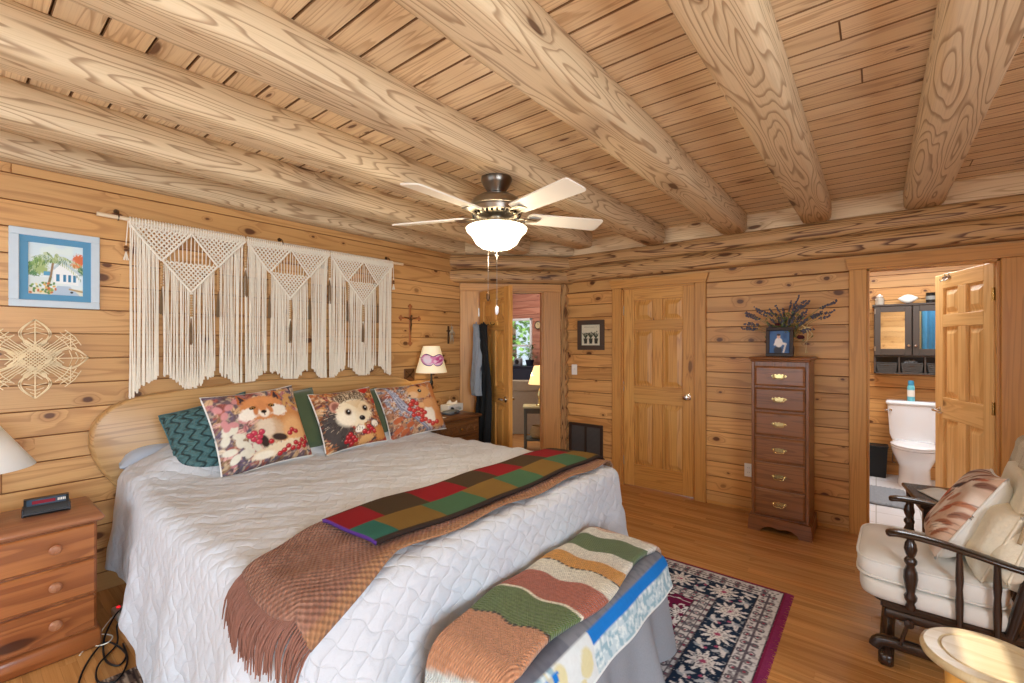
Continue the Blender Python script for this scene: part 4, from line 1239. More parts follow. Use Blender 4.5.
# ================================================================ far nightstand with lamp
fn = thing('carved_nightstand', 'dark carved wood nightstand on the far side of the bed', 'nightstand', (-3.285, 3.06, 0))
mb = MB(); mb.box(-.20, .19, -.28, .28, .09, .745, 1, .006); mb.build('cabinet_body', W_CARVED, fn)
mb = MB(); mb.box(-.22, .215, -.31, .31, .745, .775, 1, .01); mb.build('top', W_CARVED, fn, ang=50)
mb = MB(); mb.box(-.21, .205, -.295, .295, 0, .1, 1, .014); mb.build('plinth', W_CARVED, fn, ang=50)
for i, (z0, z1) in enumerate(((.60, .72), (.43, .58), (.13, .41))):
    mb = MB(); mb.newr(); mb.box(.185, .205, -.25, .25, z0, z1, 1, .006)
    d = mb.build('drawer', W_CARVED, fn)
    mb = MB(); zc = (z0 + z1) / 2; 
    for j in range(9):
        yy = -.20 + j * .05
        mb.sweep([(.206, yy - .022, zc), (.211, yy - .01, zc + .03 * (1 if j % 2 else -1)), (.211, yy + .01, zc + .02), (.206, yy + .022, zc)], .006, 6)
    mb.build('carving', W_CARVED, d)
    mb = MB(); mb.lathe([(0, 0), (.009, 0), (.008, .01), (.014, .018), (.01, .027), (0, .03)], 14, T(.21, 0, zc) @ RY(90)); mb.build('knob', BRASS, d)
fl_ = thing('table_lamp', 'table lamp with a thin black stem and cream shade on the carved nightstand', 'lamp', (-3.36, 2.95, .775))
mb = MB(); mb.lathe([(0, 0), (.075, 0), (.078, .01), (.05, .02), (.018, .035), (.014, .07), (.02, .085), (.011, .10), (.010, .20), (.016, .215), (.016, .235), (.010, .25), (.012, .29), (.018, .31), (.018, .33), (.009, .345), (.009, .45), (0, .45)], 18); mb.build('lamp_base', BLACKM, fl_)
mb = MB(); mb.lathe([(.148, .418), (.148, .424), (.080, .672), (.078, .672)], 32, cap=False); mb.build('lamp_shade', plain('glowing_cream_shade', '#efe6cf', .8, emit='#ffdf9f', es=.35), fl_, solid=.002)
mb = MB(); mb.lathe([(0, .45), (.012, .45), (.025, .50), (.022, .54), (0, .56)], 12); mb.build('bulb', WHITEP, fl_)
# pink sleep mask hung round the shade
em = thing('sleep_mask', 'pink and white eye mask hung around the cream shade of the far lamp', 'eye mask', (-3.36, 2.95, .775))
mb = MB()
aim = math.degrees(math.atan2(-2.95, 3.36)) + 8
def mask_pt(u, v, out=.006):
    a = R(aim + (u - .5) * 125)
    s = abs(2 * u - 1)
    h = .042 * math.sqrt(max(0, 1 - s ** 3.2)) * (1 + .35 * math.sin(PI * s)) - (.014 if s < .16 and v < .5 else 0) * (1 - s / .16)
    z = .545 + .012 * math.cos(u * 6) + (v * 2 - 1) * h
    r = .148 - (z - .418) / .254 * .068 + out + .006 * math.sin(PI * v)
    return (r * math.cos(a), r * math.sin(a), z)
def mask_col(u, v):
    p = Paint(u, v, '#e28ab8')
    p.ell(.28, .5, .16, .34, '#f3e3ee', 0, .4); p.ell(.72, .5, .16, .3, '#c94f90', 0, .4); p.speck(9, .55, .7, '#f7d7e6', 2, .8)
    p.put((np.minimum(v, 1 - v) < .09).astype(float), '#3d3a6c')
    return p.c
mb.grid(mask_pt, 50, 20, mask_col); mb.build('mask', FABCOL, em, ang=80, solid=.004)
mb = MB()
ring = []
for i in range(40):
    a = 2 * PI * i / 40; z = .545 + .025 * math.cos(a - R(aim)) * 0 + .02
    r = .148 - (z - .418) / .254 * .068 + .006
    ring.append((r * math.cos(a), r * math.sin(a), z))
mb.sweep(ring, (.002), 6, closed=True); mb.build('strap', PLBLACK, em)
bk = thing('spectacle_case', 'flat grey box lying on the carved nightstand in front of the tissues', 'box', (-3.29, 3.14, .775), R(12))
mb = MB(); mb.box(-.055, .055, -.085, .085, 0, .035, 1, .012); mb.box(-.057, .057, -.087, .087, .017, .020, 1, .001); mb.build('case', plain('slate_case', '#6a7176', .6), bk, ang=50)
mb = MB(); mb.box(.05, .058, -.02, .02, .012, .026, 1, .002); mb.build('clasp', BRONZE, bk)
ts = thing('tissue_box', 'white tissue box at the far end of the carved nightstand', 'tissue box', (-3.42, 3.28, .775), R(5))
def tb_col(u, v): 
    p = Paint(u, v, '#ece8de'); p.ell(.25, .5, .12, .22, '#2c2b2a', 20, .3); p.ell(.6, .45, .2, .2, '#b8b6ae', 0, .5, rag=.5); p.ell(.8, .3, .1, .15, '#9fa69a', 0, .5, rag=.5); return p.c
mb = MB(); mb.box(-.055, .055, -.115, .115, 0, .075, 1, .004); mb.build('carton', WHITEP, ts)
mb = MB(); mb.grid(lambda u, v: (.0562, -.11 + .22 * u, .004 + .068 * v), 30, 12, tb_col); mb.build('printed_side', PAPERCOL, ts)
mb = MB(); mb.grid(lambda u, v: ((u - .5) * .06 * (1 - .5 * v), (u - .5) * .11 + .012 * math.sin(u * 9) * v, .074 + .03 * v * (1 + .4 * math.sin(u * 7))), 14, 6); mb.build('tissue', CORD, ts, ang=80)
nc = tag(MB_ := (lambda: (lambda m: (m.box(-3.24, -3.16, 2.87, 2.96, .7752, .779, 1, .001), m.build('note_card', WHITEP))[1])(MB()))(), 'small white card lying on the front edge of the carved nightstand', 'card')

# ================================================================ pictures and ornaments on the headboard wall
pf = thing('framed_picture', 'pale blue framed watercolour of a cottage and palm tree above the near nightstand', 'picture', (WX, .396, 1.888))
def rect_frame(mb, w, h, t, d, x0=0.0, bev=.003):
    for a in ((-w / 2, w / 2, h / 2 - t, h / 2), (-w / 2, w / 2, -h / 2, -h / 2 + t), (-w / 2, -w / 2 + t, -h / 2 + t, h / 2 - t), (w / 2 - t, w / 2, -h / 2 + t, h / 2 - t)):
        mb.newr(); mb.box(x0, x0 + d, a[0], a[1], a[2], a[3], 1 if a[1] - a[0] > a[3] - a[2] else 2, bev)
mb = MB(); rect_frame(mb, .362, .425, .038, .024); mb.build('picture_frame', BLUEFRAME, pf)
mb = MB(); rect_frame(mb, .29, .353, .036, .008, .006, .001); mb.build('picture_mat', BLUEMAT, pf)
def palm(u, v):
    p = Paint(u, v, '#dfe9ea'); p.put(np.clip((v - .45) * 2, 0, 1), '#c9dfe4', .6)
    p.speck(7, .5, .8, '#e6efe0', 3, .5)
    for i, (x, y) in enumerate(((.12, .55), (.2, .62), (.1, .45), (.24, .5))): p.ell(x, y, .12, .10, ('#6f9a5a', '#8db06a', '#5f8a5c', '#a5b878')[i], 0, .4, rag=.8)
    p.ell(.92, .72, .12, .12, '#d9744a', 0, .3, rag=.7); p.ell(.86, .62, .10, .06, '#e08a58', 0, .4, rag=.7); p.ell(.96, .5, .08, .08, '#4f7d5a', 0, .4, rag=.7)
    p.poly([(.45, .25), (.45, .5), (.62, .66), (.9, .45), (.9, .22)], '#eef1ee'); p.poly([(.42, .52), (.60, .72), (.95, .46), (.90, .44), (.6, .64), (.46, .50)], '#bfcfd2')
    for x in (.50, .62, .71, .80): p.rect(x, x + .055, .28, .42, '#4f8fb4'); p.rect(x + .02, x + .03, .28, .42, '#2e5d78')
    p.rect(.0, .4, .2, .34, '#d9e3df'); p.rect(.28, .42, .38, .46, '#5f9fc0')
    p.line(.34, .12, .40, .36, .028, '#8a6a4a'); p.line(.40, .36, .45, .70, .024, '#9a7a55'); p.line(.345, .12, .41, .36, .008, '#5f7a4a')
    rng = random.Random(2)
    for a in (5, 25, 50, 80, 110, 135, 160, 178, 200, -18):
        L = rng.uniform(.42, .56)
        for k in range(16):
            t = k / 15; x = .45 + L * t * math.cos(R(a)); y = .70 + L * t * math.sin(R(a)) * .7 - .24 * t * t
            p.line(x, y, x + .035 * math.cos(R(a - 70)), y - .07 * (1 - .4 * t), .008, rng.choice(('#7f9a55', '#9db06e', '#5f8250', '#b5c28c', '#c3cfa8')))
    p.rect(0, 1, 0, .14, '#e2dcc8'); p.poly([(.4, .0), (.52, .2), (.74, .2), (.95, .0)], '#b7c7d6')
    for i in range(40): p.ell(rng.uniform(.05, .5), rng.uniform(.04, .24), .03, .02, rng.choice(('#d9b060', '#8aa858', '#c9744a', '#5f8a52', '#e6d9a0')), rng.uniform(0, 180), .4)
    p.line(.74, .14, .98, .1, .02, '#b59a6a'); p.ell(.78, .08, .03, .02, '#3b3a3a')
    return p.c
mb = MB(); mb.grid(lambda u, v: (.007, .112 - .224 * (1 - u), -.145 + .29 * v), 110, 130, palm, M=T(0, 0, 0)); mb.build('painting', PAPERCOL, pf)
mb = MB(); mb.box(0, .005, -.16, .16, -.19, .19); mb.build('backing', BROWNFR, pf)

# woven straw star
st = thing('straw_ornament', 'woven straw star ornament hanging on the wall below the blue picture', 'wall ornament', (WX + .012, .312, 1.392))
mb = MB()
def loop(mb, ang, L, w, n=5, cross=True):
    """petal of parallel straws: ang is the direction of its tip"""
    ca, sa = math.cos(R(ang)), math.sin(R(ang))
    def P(l, s, d=0): return (d + .012, l * ca - s * sa, l * sa + s * ca)
    for s in (-1, 1):
        for k in range(n):
            f = 1 - k * .13
            path = []
            for i in range(15):
                t = i / 14
                l = .035 + (L * (1 if k < 2 else .80 - .05 * k) - .035) * t
                wd = w * f * (math.sin(PI * min(max((t - .12) / .88, 0), 1) ** .9)) 
                off = (k - n / 2) * .0068
                path.append(P(l, s * (wd) - s * (1 - t) ** 2 * off * 6 * 0 + (1 - t) * (1 - t) * (-s) * (.03 - k * .004), .003 * (1 + s)))
                if k >= 2 and t > .62: break
            mb.sweep(path, .003, 5)
    mb.sweep([P(.06, 0, .002), P(L, 0, .002)], .0034, 5)
    if cross:
        for l0, a in ((.62, .5), (.74, .38), (.84, .22)):
            mb.sweep([P(L * l0, -w * a * 1.3, .006), P(L * (l0 + .06), 0, .008), P(L * l0, w * a * 1.3, .006)], .0024, 5)
for a in (90, 0, 180, 270): loop(mb, a, .215, .068, 5)
mb2 = mb
def fan_ray(mb, ang):
    ca, sa = math.cos(R(ang)), math.sin(R(ang))
    def P(l, s, d=0): return (d + .010, l * ca - s * sa, l * sa + s * ca)
    for k in range(-2, 3):
        mb.sweep([P(.05, k * .009), P(.11, k * .011), P(.19, k * .018)], .0024, 5)
    for l in (.14, .165, .19): mb.sweep([P(l, -.055, .004), P(l + .008, 0, .004), P(l, .055, .004)], .0026, 5)
    mb.sweep([P(.14, -.05, .006), P(.19, .02, .006)], .0024, 5); mb.sweep([P(.14, .05, .006), P(.19, -.02, .006)], .0024, 5)
for a in (38, 142, 218, 322): fan_ray(mb, a)
for k in range(-5, 6):     # woven centre
    o_ = k * .0085
    mb.sweep([(.016 + .003 * (k % 2), -.07 + o_, -.07 - o_), (.02, o_, -o_), (.016 + .003 * (k % 2), .07 + o_, .07 - o_)], .0026, 5)
    mb.sweep([(.019 - .003 * (k % 2), -.07 + o_, .07 + o_), (.018, o_, o_), (.019 - .003 * (k % 2), .07 + o_, -.07 + o_)], .0026, 5)
mb.build('woven_straw', STRAW, st, ang=60)

# crucifix
cr = thing('crucifix', 'ornate brown crucifix on the wall between the macrame and the far lamp', 'crucifix', (WX, 2.878, 1.66))
mb = MB(); mb.box(0.001, .014, -.012, .012, -.18, .17, 2, .003); mb.box(0.001, .014, -.105, .105, .05, .074, 1, .003)
for y, z, dy, dz in ((0, .18, 0, 1), (0, -.185, 0, -1), (.112, .062, 1, 0), (-.112, .062, -1, 0)):
    for q in (-1, 0, 1):
        mb.lathe([(0, 0), (.012, .002), (.014, .008), (.008, .014), (0, .016)], 12, T(.002, y + (q * .014 if dz else dy * (.012 if q == 0 else 0)), z + (q * .014 if dy else dz * (.012 if q == 0 else 0))) @ RY(90))
mb.build('cross', W_NS, cr)
mb = MB()
for s in (-1, 1): mb.sweep([(.022, 0, .045), (.022, s * .03, .058), (.020, s * .08, .07)], [.006, .005, .004], 8)
mb.sweep([(.021, 0, .075), (.022, 0, .05), (.024, .002, .0), (.023, -.002, -.04), (.022, 0, -.10)], [.006, .011, .009, .008, .004], 10)
mb.lathe([(0, -.013), (.008, -.009), (.010, 0), (.008, .009), (0, .013)], 10, T(.024, .004, .083)); mb.build('figure', BRONZE, cr)
# small hanging figure beside the door
sm = thing('wall_charm', 'small pale jointed figure hanging on the wall beside the hall door', 'wall ornament', (WX, 3.44, 1.57))
mb = MB()
mb.lathe([(0, -.016), (.012, -.01), (.015, 0), (.012, .01), (0, .016)], 12, T(.016, .0, .075)); mb.sweep([(.014, 0, .06), (.016, 0, .02), (.014, 0, -.01)], [.010, .018, .013], 10)
for s in (-1, 1):
    mb.sweep([(.014, s * .012, .045), (.016, s * .035, .015), (.016, s * .028, -.02)], [.006, .005, .004], 8); mb.sweep([(.014, s * .008, -.01), (.015, s * .018, -.06), (.015, s * .014, -.10)], [.008, .006, .004], 8)
mb.sweep([(.006, 0, .09), (.004, 0, .125)], .0015, 5)
mb.build('figure', plain('pale_pewter', '#b9a88f', .5, .3), sm, ang=60)
mb = MB(); mb.box(.001, .008, -.055, -.03, -.10, .09, 2, .002); mb.box(.001, .008, -.07, -.015, .03, .045, 1, .002); mb.build('wood_cross', BRONZE, sm)
wp = thing('wall_plaque', 'small square dark wooden plaque on the wall above the squirrel cushion', 'plaque', (WX, 2.87, 1.165))
mb = MB(); mb.box(.001, .012, -.065, .065, -.06, .06, 1, .004); mb.build('plaque', W_CARVED, wp)
mb = MB(); mb.sweep([(.013, -.05, .045), (.016, 0, -.005), (.013, .05, .045)], .004, 6); mb.sweep([(.013, -.05, -.045), (.016, 0, -.0), (.013, .05, -.045)], .004, 6); mb.build('carving', BRONZE, wp)

# ================================================================ macrame wall hanging
mc = thing('macrame_hanging', 'long cream macrame hanging of three panels on a wooden rod above the bed', 'macrame', (WX + .055, 0, 2.23))
mb = MB(); mb.rnd = .4; mb.sweep([(0, .558 + 2.195 * i / 10, .002 - .012 * math.sin(PI * i / 10)) for i in range(11)], .0125, 12); mb.build('rod', W_ROD, mc)
for y in (.655, 1.62, 2.60):
    mb = MB(); mb.sweep([(-.054, y, .045), (-.02, y, .045), (.0, y, .03), (.016, y, 0.0), (.008, y, -.016), (-.008, y, -.015)], .0035, 8); mb.lathe([(0, 0), (.014, 0), (.014, .004), (0, .004)], 14, T(-.0545, y, .045) @ RY(90)); mb.build('hook', BRONZE, mc)
def mac_panel(y0, y1, seed):
    rng = random.Random(seed); W = y1 - y0; mb = MB(); k = W / .632
    def P(s, d, x=0.0): return (x + .006 - .02 * min(d / .06, 1) , y0 + s * W, -.012 - d)
    def cord(pts, r=.0042, n=5): mb.newr(); mb.sweep(pts, r, n, up=(0, 1, 0))
    D1, D2 = .215 * k, .40 * k                     # apex depth of side and centre triangles
    tris = [((0.0, .02), (.50, .02), (.25, D1)), ((.50, .02), (1.0, .02), (.75, D1)), ((.255, D1 * .98), (.745, D1 * .98), (.5, D2))]
    def lower(s):
        """depth where the free strings start at position s"""
        d = D1 * (1 - abs((s if s < .5 else s - .5) - .25) / .25)
        if .25 <= s <= .75: d = max(d, D1 + (D2 - D1) * (1 - abs(s - .5) / .25)) 
        return max(d, .03)
    # larks-head knots along the rod
    nk = int(W / .0145)
    for i in range(nk + 1):
        y = y0 + W * i / nk
        ring = [(.0165 * math.cos(2 * PI * j / 9), y + .0012 * math.sin(2 * PI * j / 9), .0165 * math.sin(2 * PI * j / 9) - .002) for j in range(9)]
        mb.newr(); mb.sweep(ring, .0042, 5, up=(0, 1, 0), closed=True)
        for e in (-.003, .003): cord([(.014, y + e, -.012), (.008, y + e, -.03), P((y - y0) / W, .035)], .0038, 4)
    # knotted lattice triangles: crossing diagonal cords plus knots
    for (a, b, c) in tris:
        A, B, C = Vector(a), Vector(b), Vector(c)
        n = max(7, int((B.x - A.x) * W / .026))
        for i in range(n + 1):
            t = i / n
            q1 = A + (B - A) * t; q2 = B + (C - B) * (1 - t) ; q3 = A + (C - A) * t
            e1 = A + (B - A) * t; f1 = C + (B - C) * t
            cord([P(*e1, .010), P(*((e1 + f1) / 2), .014), P(*f1, .010)], .0052, 5)
            e2 = A + (B - A) * t; f2 = A + (C - A) * t
            cord([P(*e2, .014), P(*((e2 + f2) / 2), .010), P(*f2, .014)], .0052, 5)
        for X in (A, B): cord([P(*X, .016), P(*((X + C) / 2), .018), P(*C, .016)], .0072, 6)
        mb.newr()
    # sparse cords in the open diamond
    for i in range(13):
        s = .27 + .46 * (i + .5) / 13
        d0 = .02 + D1 * (1 - abs((s if s < .5 else s - .5) - .25) / .25) * .95
        cord([P(s, d0, .002), P(.5 + (s - .5) * .97, D1, .004)], .0036, 4)
    # free strings
    nS = int(W / .0098)
    for i in range(nS):
        s = (i + rng.uniform(.3, .7)) / nS
        gap = min(abs(s - .25), abs(s - .75)) * W
        if gap < .013: continue
        d0 = lower(s)
        q = (s * 2) % 1
        end = (.985 + .05 * math.cos(4 * PI * s) + (.02 if s < .06 and seed == 1 else 0)) * 1.0
        end += rng.uniform(-.012, .012)
        sw = rng.uniform(-.006, .006); x0 = rng.uniform(-.006, .01)
        pts = [P(s, d0 - .01, .004)]
        for j in range(1, 6):
            t = j / 5; pts.append(P(s + (sw * math.sin(t * 3 + i)) / W, d0 + (end - d0) * t, x0 * math.sin(t * PI) + .003))
        r = rng.uniform(.0036, .0048)
        mb.newr(); mb.sweep(pts, [r] * 4 + [r * 1.1, r * 1.7], 5, up=(0, 1, 0))
        if rng.random() < .5: mb.newr(); e = pts[-1]; mb.sweep([e, (e[0], e[1], e[2] - .018)], [r * 1.9, r * 1.1], 5, up=(0, 1, 0))
    pn = mb.build('macrame_panel', CORD, mc, ang=60)
    for s, d in ((.25, D1), (.75, D1), (.5, D2)):
        mb = MB(); z = d + .015
        for j in range(9): mb.lathe([(0, 0), (.008, .002), (.010, .008), (.008, .014), (0, .016)], 8, T(*P(s, z + j * .0165 + .016, .014)))
        mb.build('bead_string', BEADM, pn)
        mb = MB(); zz = z + 9 * .0165 + .016
        for j in range(12):
            a = rng.uniform(0, 6.28); rr = rng.uniform(.002, .010); b_ = P(s, zz, .012)
            mb.newr(); mb.sweep([(b_[0], b_[1], b_[2] + .006), (b_[0] + rr * .6 * math.cos(a), b_[1] + rr * math.sin(a), b_[2] - .06), (b_[0] + rr * .7 * math.cos(a), b_[1] + rr * 1.2 * math.sin(a), b_[2] - .15 - rng.uniform(0, .02))], .003, 4, up=(0, 1, 0))
        mb.build('tassel', TASSEL, pn)
mac_panel(.708, 1.345, 1); mac_panel(1.372, 1.990, 2); mac_panel(2.015, 2.628, 3)
for y in (1.358, 2.002):      # between the panels
    mb = MB()
    for j in range(10): mb.lathe([(0, 0), (.008, .002), (.011, .009), (.008, .016), (0, .018)], 8, T(.004, y, -.05 - j * .018))
    mb.build('bead_string', BEADM, mc)
    mb = MB()
    for j in range(14):
        a = random.uniform(0, 6.28)
        mb.sweep([(.004, y, -.225), (.004 + .006 * math.cos(a), y + .009 * math.sin(a), -.28), (.004 + .008 * math.cos(a), y + .011 * math.sin(a), -.40 - random.uniform(0, .03))], .003, 4, up=(0, 1, 0))
    mb.build('tassel', TASSEL, mc)
    mb = MB(); mb.sweep([(.002, y, -.01), (.002, y, -.5), (.002, y + .004, -1.06)], .005, 5, up=(0, 1, 0)); mb.build('cord', CORD, mc)
for y, yy in ((.70, .69), (2.64, 2.645)):
    mb = MB(); mb.sweep([(.002, y, -.01), (.002, yy, -.16)], .003, 5, up=(0, 1, 0))
    for j in range(7):
        a = 6.28 * j / 7; mb.sweep([(.002, yy, -.2), (.002 + .01 * math.cos(a), yy + .012 * math.sin(a), -.25)], .003, 4, up=(0, 1, 0))
    mb.build('side_tassel', CORD, mc)
    mb = MB()
    for j in range(2): mb.lathe([(0, 0), (.008, .002), (.011, .009), (.008, .016), (0, .018)], 8, T(.002, yy, -.18 - j * .018))
    mb.build('bead', W_CARVED, mc)
# ================================================================ back wall: chest, pictures, switch, grille
ch = thing('tall_chest', 'tall narrow cherry chest of six drawers against the back wall', 'chest of drawers', (-.585, 4.05, 0))
cw = .195
mb = MB(); mb.rnd = .3
mb.box(-cw, cw, 0.0, .355, .11, 1.335, 2, .004)
for s in (-1, 1): mb.box(s * (cw - .012) - .012, s * (cw - .012) + .012, -.006, .01, .11, 1.335, 2, .004)
mb.build('cabinet_body', W_CHERRY, ch)
mb = MB(); mb.rnd = .5
mb.box(-cw - .02, cw + .02, -.03, .365, 1.347, 1.368, 0, .008); mb.box(-cw - .008, cw + .008, -.016, .36, 1.33, 1.35, 0, .008); mb.build('top', W_CHERRY, ch, ang=50)
mb = MB(); mb.rnd = .7       # bracket-foot plinth with a shaped apron
outl = [(-cw - .022, 0), (-cw + .062, 0), (-cw + .075, .022), (-cw + .11, .045), (-cw + .15, .05), (0, .038), (cw - .15, .05), (cw - .11, .045), (cw - .075, .022), (cw - .062, 0), (cw + .022, 0), (cw + .016, .085), (cw + .012, .095), (cw + .006, .112), (-cw - .006, .112), (-cw - .012, .095), (-cw - .016, .085)]
mb.prism(outl, .0, .024, 0, frame((0, -.014, 0), (1, 0, 0), (0, 0, 1), (0, -1, 0)))
for s in (-1, 1): mb.box(s * (cw + .006) - .012, s * (cw + .006) + .012, -.03, .36, 0, .112, 1, .004)
mb.box(-cw - .01, cw + .01, -.03, .36, .10, .118, 0, .006)
mb.build('bracket_base', W_CHERRY, ch, ang=40)
zs = [.128, .320, .505, .690, .872, 1.035, 1.18, 1.325]
zs = [.132, .332, .525, .715, .900, 1.068, 1.222]
hts = [.182, .178, .172, .167, .150, .136]
z = .130
for i, h in enumerate((.215, .208, .203, .197, .188, .170)):
    mb = MB(); mb.newr()
    w = cw - .026
    vs = [(-w, 0, z), (w, 0, z), (w, 0, z + h - .014), (-w, 0, z + h - .014)]
    zb_ = z + h - .014; e = .014
    vs += [(-w, -.012, z), (w, -.012, z), (w, -.012, zb_), (-w, -.012, zb_), (-w + e, -.020, z + e), (w - e, -.020, z + e), (w - e, -.020, zb_ - e), (-w + e, -.020, zb_ - e)]
    fs = [(8, 9, 10, 11)] + [(a, (a + 1) % 4, 4 + (a + 1) % 4, 4 + a) for a in range(4)] + [(4 + a, 4 + (a + 1) % 4, 8 + (a + 1) % 4, 8 + a) for a in range(4)] + [(3, 2, 1, 0)]
    mb.auto(vs, fs, 0)
    d = mb.build('drawer', W_CHERRY, ch, ang=15)
    hb = MB(); zc = z + h / 2 - .006
    bp = [(-.052, 0), (-.046, .012), (-.034, .010), (-.026, .018), (-.012, .012), (0, .022), (.012, .012), (.026, .018), (.034, .010), (.046, .012), (.052, 0), (.040, -.010), (.026, -.008), (.014, -.016), (0, -.012), (-.014, -.016), (-.026, -.008), (-.040, -.010)]
    hb.prism(bp, 0, .003, 0, frame((0, -.020, zc), (1, 0, 0), (0, 0, 1), (0, -1, 0)))
    for s in (-1, 1): hb.lathe([(0, 0), (.006, 0), (.005, .012), (.007, .016), (0, .02)], 10, T(s * .036, -.023, zc + .003) @ RX(90))
    hb.sweep([(-.036, -.038, zc + .003), (-.034, -.042, zc - .014), (-.015, -.044, zc - .020), (0, -.044, zc - .016), (.015, -.044, zc - .020), (.034, -.042, zc - .014), (.036, -.038, zc + .003)], .0032, 8)
    hb.build('bail_handle', BRASS, d, ang=50)
    z += h
# photo in a dark frame
ph = thing('photo_frame', 'small dark framed portrait of a person in white standing on the tall chest', 'photo frame', (-.6, 4.15, 1.368), rot=(R(-8), 0, R(4)))
def xz_frame(mb, w, h, t, d, zc, bev=.003):
    for a in ((-w / 2, w / 2, h / 2 - t, h / 2), (-w / 2, w / 2, -h / 2, -h / 2 + t), (-w / 2, -w / 2 + t, -h / 2 + t, h / 2 - t), (w / 2 - t, w / 2, -h / 2 + t, h / 2 - t)):
        mb.newr(); mb.box(a[0], a[1], -d, 0, zc + a[2], zc + a[3], 0, bev)
mb = MB(); xz_frame(mb, .19, .235, .026, .018, .1185); mb.build('frame', BLACKFR, ph)
def portrait(u, v):
    p = Paint(u, v, '#4c6f9c'); p.speck(4, .4, .8, '#2f4c78', 2, .7)
    p.ell(.42, .12, .20, .20, '#3b3f4a', 0, .2); p.ell(.46, .48, .19, .22, '#e9e4de', 10, .15); p.line(.58, .45, .80, .40, .06, '#e6dfd8'); p.line(.80, .40, .70, .05, .05, '#d9cfc6'); p.line(.34, .55, .26, .38, .05, '#e9e4de')
    p.ell(.45, .76, .085, .10, '#d9b199', 0, .2); p.ell(.45, .83, .09, .055, '#4a3a30', 0, .3); return p.c
mb = MB(); mb.grid(lambda u, v: (-.07 + .14 * u, -.006, .03 + .177 * v), 36, 44, portrait); mb.build('photograph', PAPERCOL, ph)
mb = MB(); mb.box(-.08, .08, -.004, 0, .02, .215); mb.box(-.02, .02, 0, .006, .02, .18, 2, .002); mb.build('backing', BLACKFR, ph)
# dried lavender in a small pot behind the frame
bq = thing('dried_bouquet', 'dried lavender bouquet in a pot on the tall chest behind the portrait', 'dried flowers', (-.565, 4.27, 1.368))
mb = MB(); mb.lathe([(0, 0), (.04, 0), (.052, .03), (.055, .07), (.045, .10), (.04, .115), (.034, .112), (.03, .08), (0, .07)], 20); mb.build('pot', BLACKFR, bq)
rng = random.Random(12)
stm, flw, lvs = MB(), MB(), MB()
tips = []
for i in range(46):
    a = rng.uniform(-1, 1); sp = abs(rng.gauss(0, .13))
    tx = a * .26 * (1 if rng.random() < .6 else .5) ; tz = rng.uniform(.22, .46) - abs(tx) * .25; ty = rng.uniform(-.09, .06)
    if i < 7: tx = -.22 - rng.random() * .08; tz = rng.uniform(.22, .36); ty = rng.uniform(-.08, .03)
    if i in range(7, 13): tx = .17 + rng.random() * .13; tz = rng.uniform(.30, .42)
    m1 = (tx * .35, ty * .3, .10 + (tz - .10) * .55)
    stm.sweep([(rng.uniform(-.02, .02), rng.uniform(-.02, .02), .08), m1, (tx * .75, ty * .7, .12 + (tz - .12) * .88), (tx, ty, tz)], .0014, 4)
    tips.append((tx, ty, tz, tx - m1[0], ty - m1[1], tz - m1[2]))
for (x, y, z, dx, dy, dz) in tips:
    d = Vector((dx, dy, dz * .6)).normalized()
    L = rng.uniform(.04, .075)
    flw = MB()
    for k in range(11):
        q = Vector((x, y, z)) + d * (k / 10 - .5) * L * 1.5
        q += Vector((rng.uniform(-1, 1), rng.uniform(-1, 1), rng.uniform(-1, 1))) * .006
        r = rng.uniform(.006, .0105)
        flw.newr(); flw.lathe([(0, -r), (r * .8, -r * .4), (r * .8, r * .4), (0, r)], 5, T(*q))
    flw.build('flower_spike', LAVFL, bq, ang=60)
for i in range(260):
    x = rng.gauss(-.02, .07); y = rng.gauss(-.02, .035); z = rng.uniform(.12, .34)
    a = rng.uniform(0, 6.28); L = rng.uniform(.03, .055); up = rng.uniform(.2, 1)
    e = Vector((math.cos(a), math.sin(a) * .6, up)).normalized(); s_ = e.cross(Vector((0, 0, 1))).normalized() * .006
    b0 = len(lvs.v); q = Vector((x, y, z))
    lvs.v.extend([tuple(q), tuple(q + e * L * .5 + s_), tuple(q + e * L), tuple(q + e * L * .5 - s_ + Vector((0, 0, .002)))]); lvs.face([b0, b0 + 1, b0 + 2, b0 + 3], [(0, 0), (1, 0), (1, 1), (0, 1)])
stm.build('stem', LAVST, bq, ang=60); lvs.build('leaves', LAVST, bq, ang=0)
for (x, y, z, r) in ((.10, -.06, .155, .03), (-.13, -.08, .12, .022), (-.06, -.06, .26, .02)):
    mb = MB()
    for k in range(9):
        a = k * 2.4; rr = r * .5 * math.sqrt(k / 9)
        mb.newr(); mb.lathe([(0, -r * .5), (r * .42, -r * .2), (r * .5, r * .2), (r * .2, r * .5), (0, r * .45)], 7, T(x + rr * math.cos(a), y + rr * math.sin(a) * .7, z + rr * math.sin(a * 1.3)))
    mb.build('rose_head', REDROSE, bq, ang=60)
mb = MB()
for s in (0, 1):
    mb.sweep([(.13, -.03, .24), (.15 + .03 * s, -.05, .18), (.14 - .02 * s, -.055, .10), (.135 + .015 * s, -.05, .03)], [(.004, .001)] * 4, 6)
for k in range(6): mb.sweep([(.13, -.03, .23), (.13 + .04 * math.cos(k), -.05, .235 + .028 * math.sin(k * 1.3)), (.135, -.035, .225)], .003, 6)
mb.build('raffia_bow', RAFFIA, bq, ang=60)
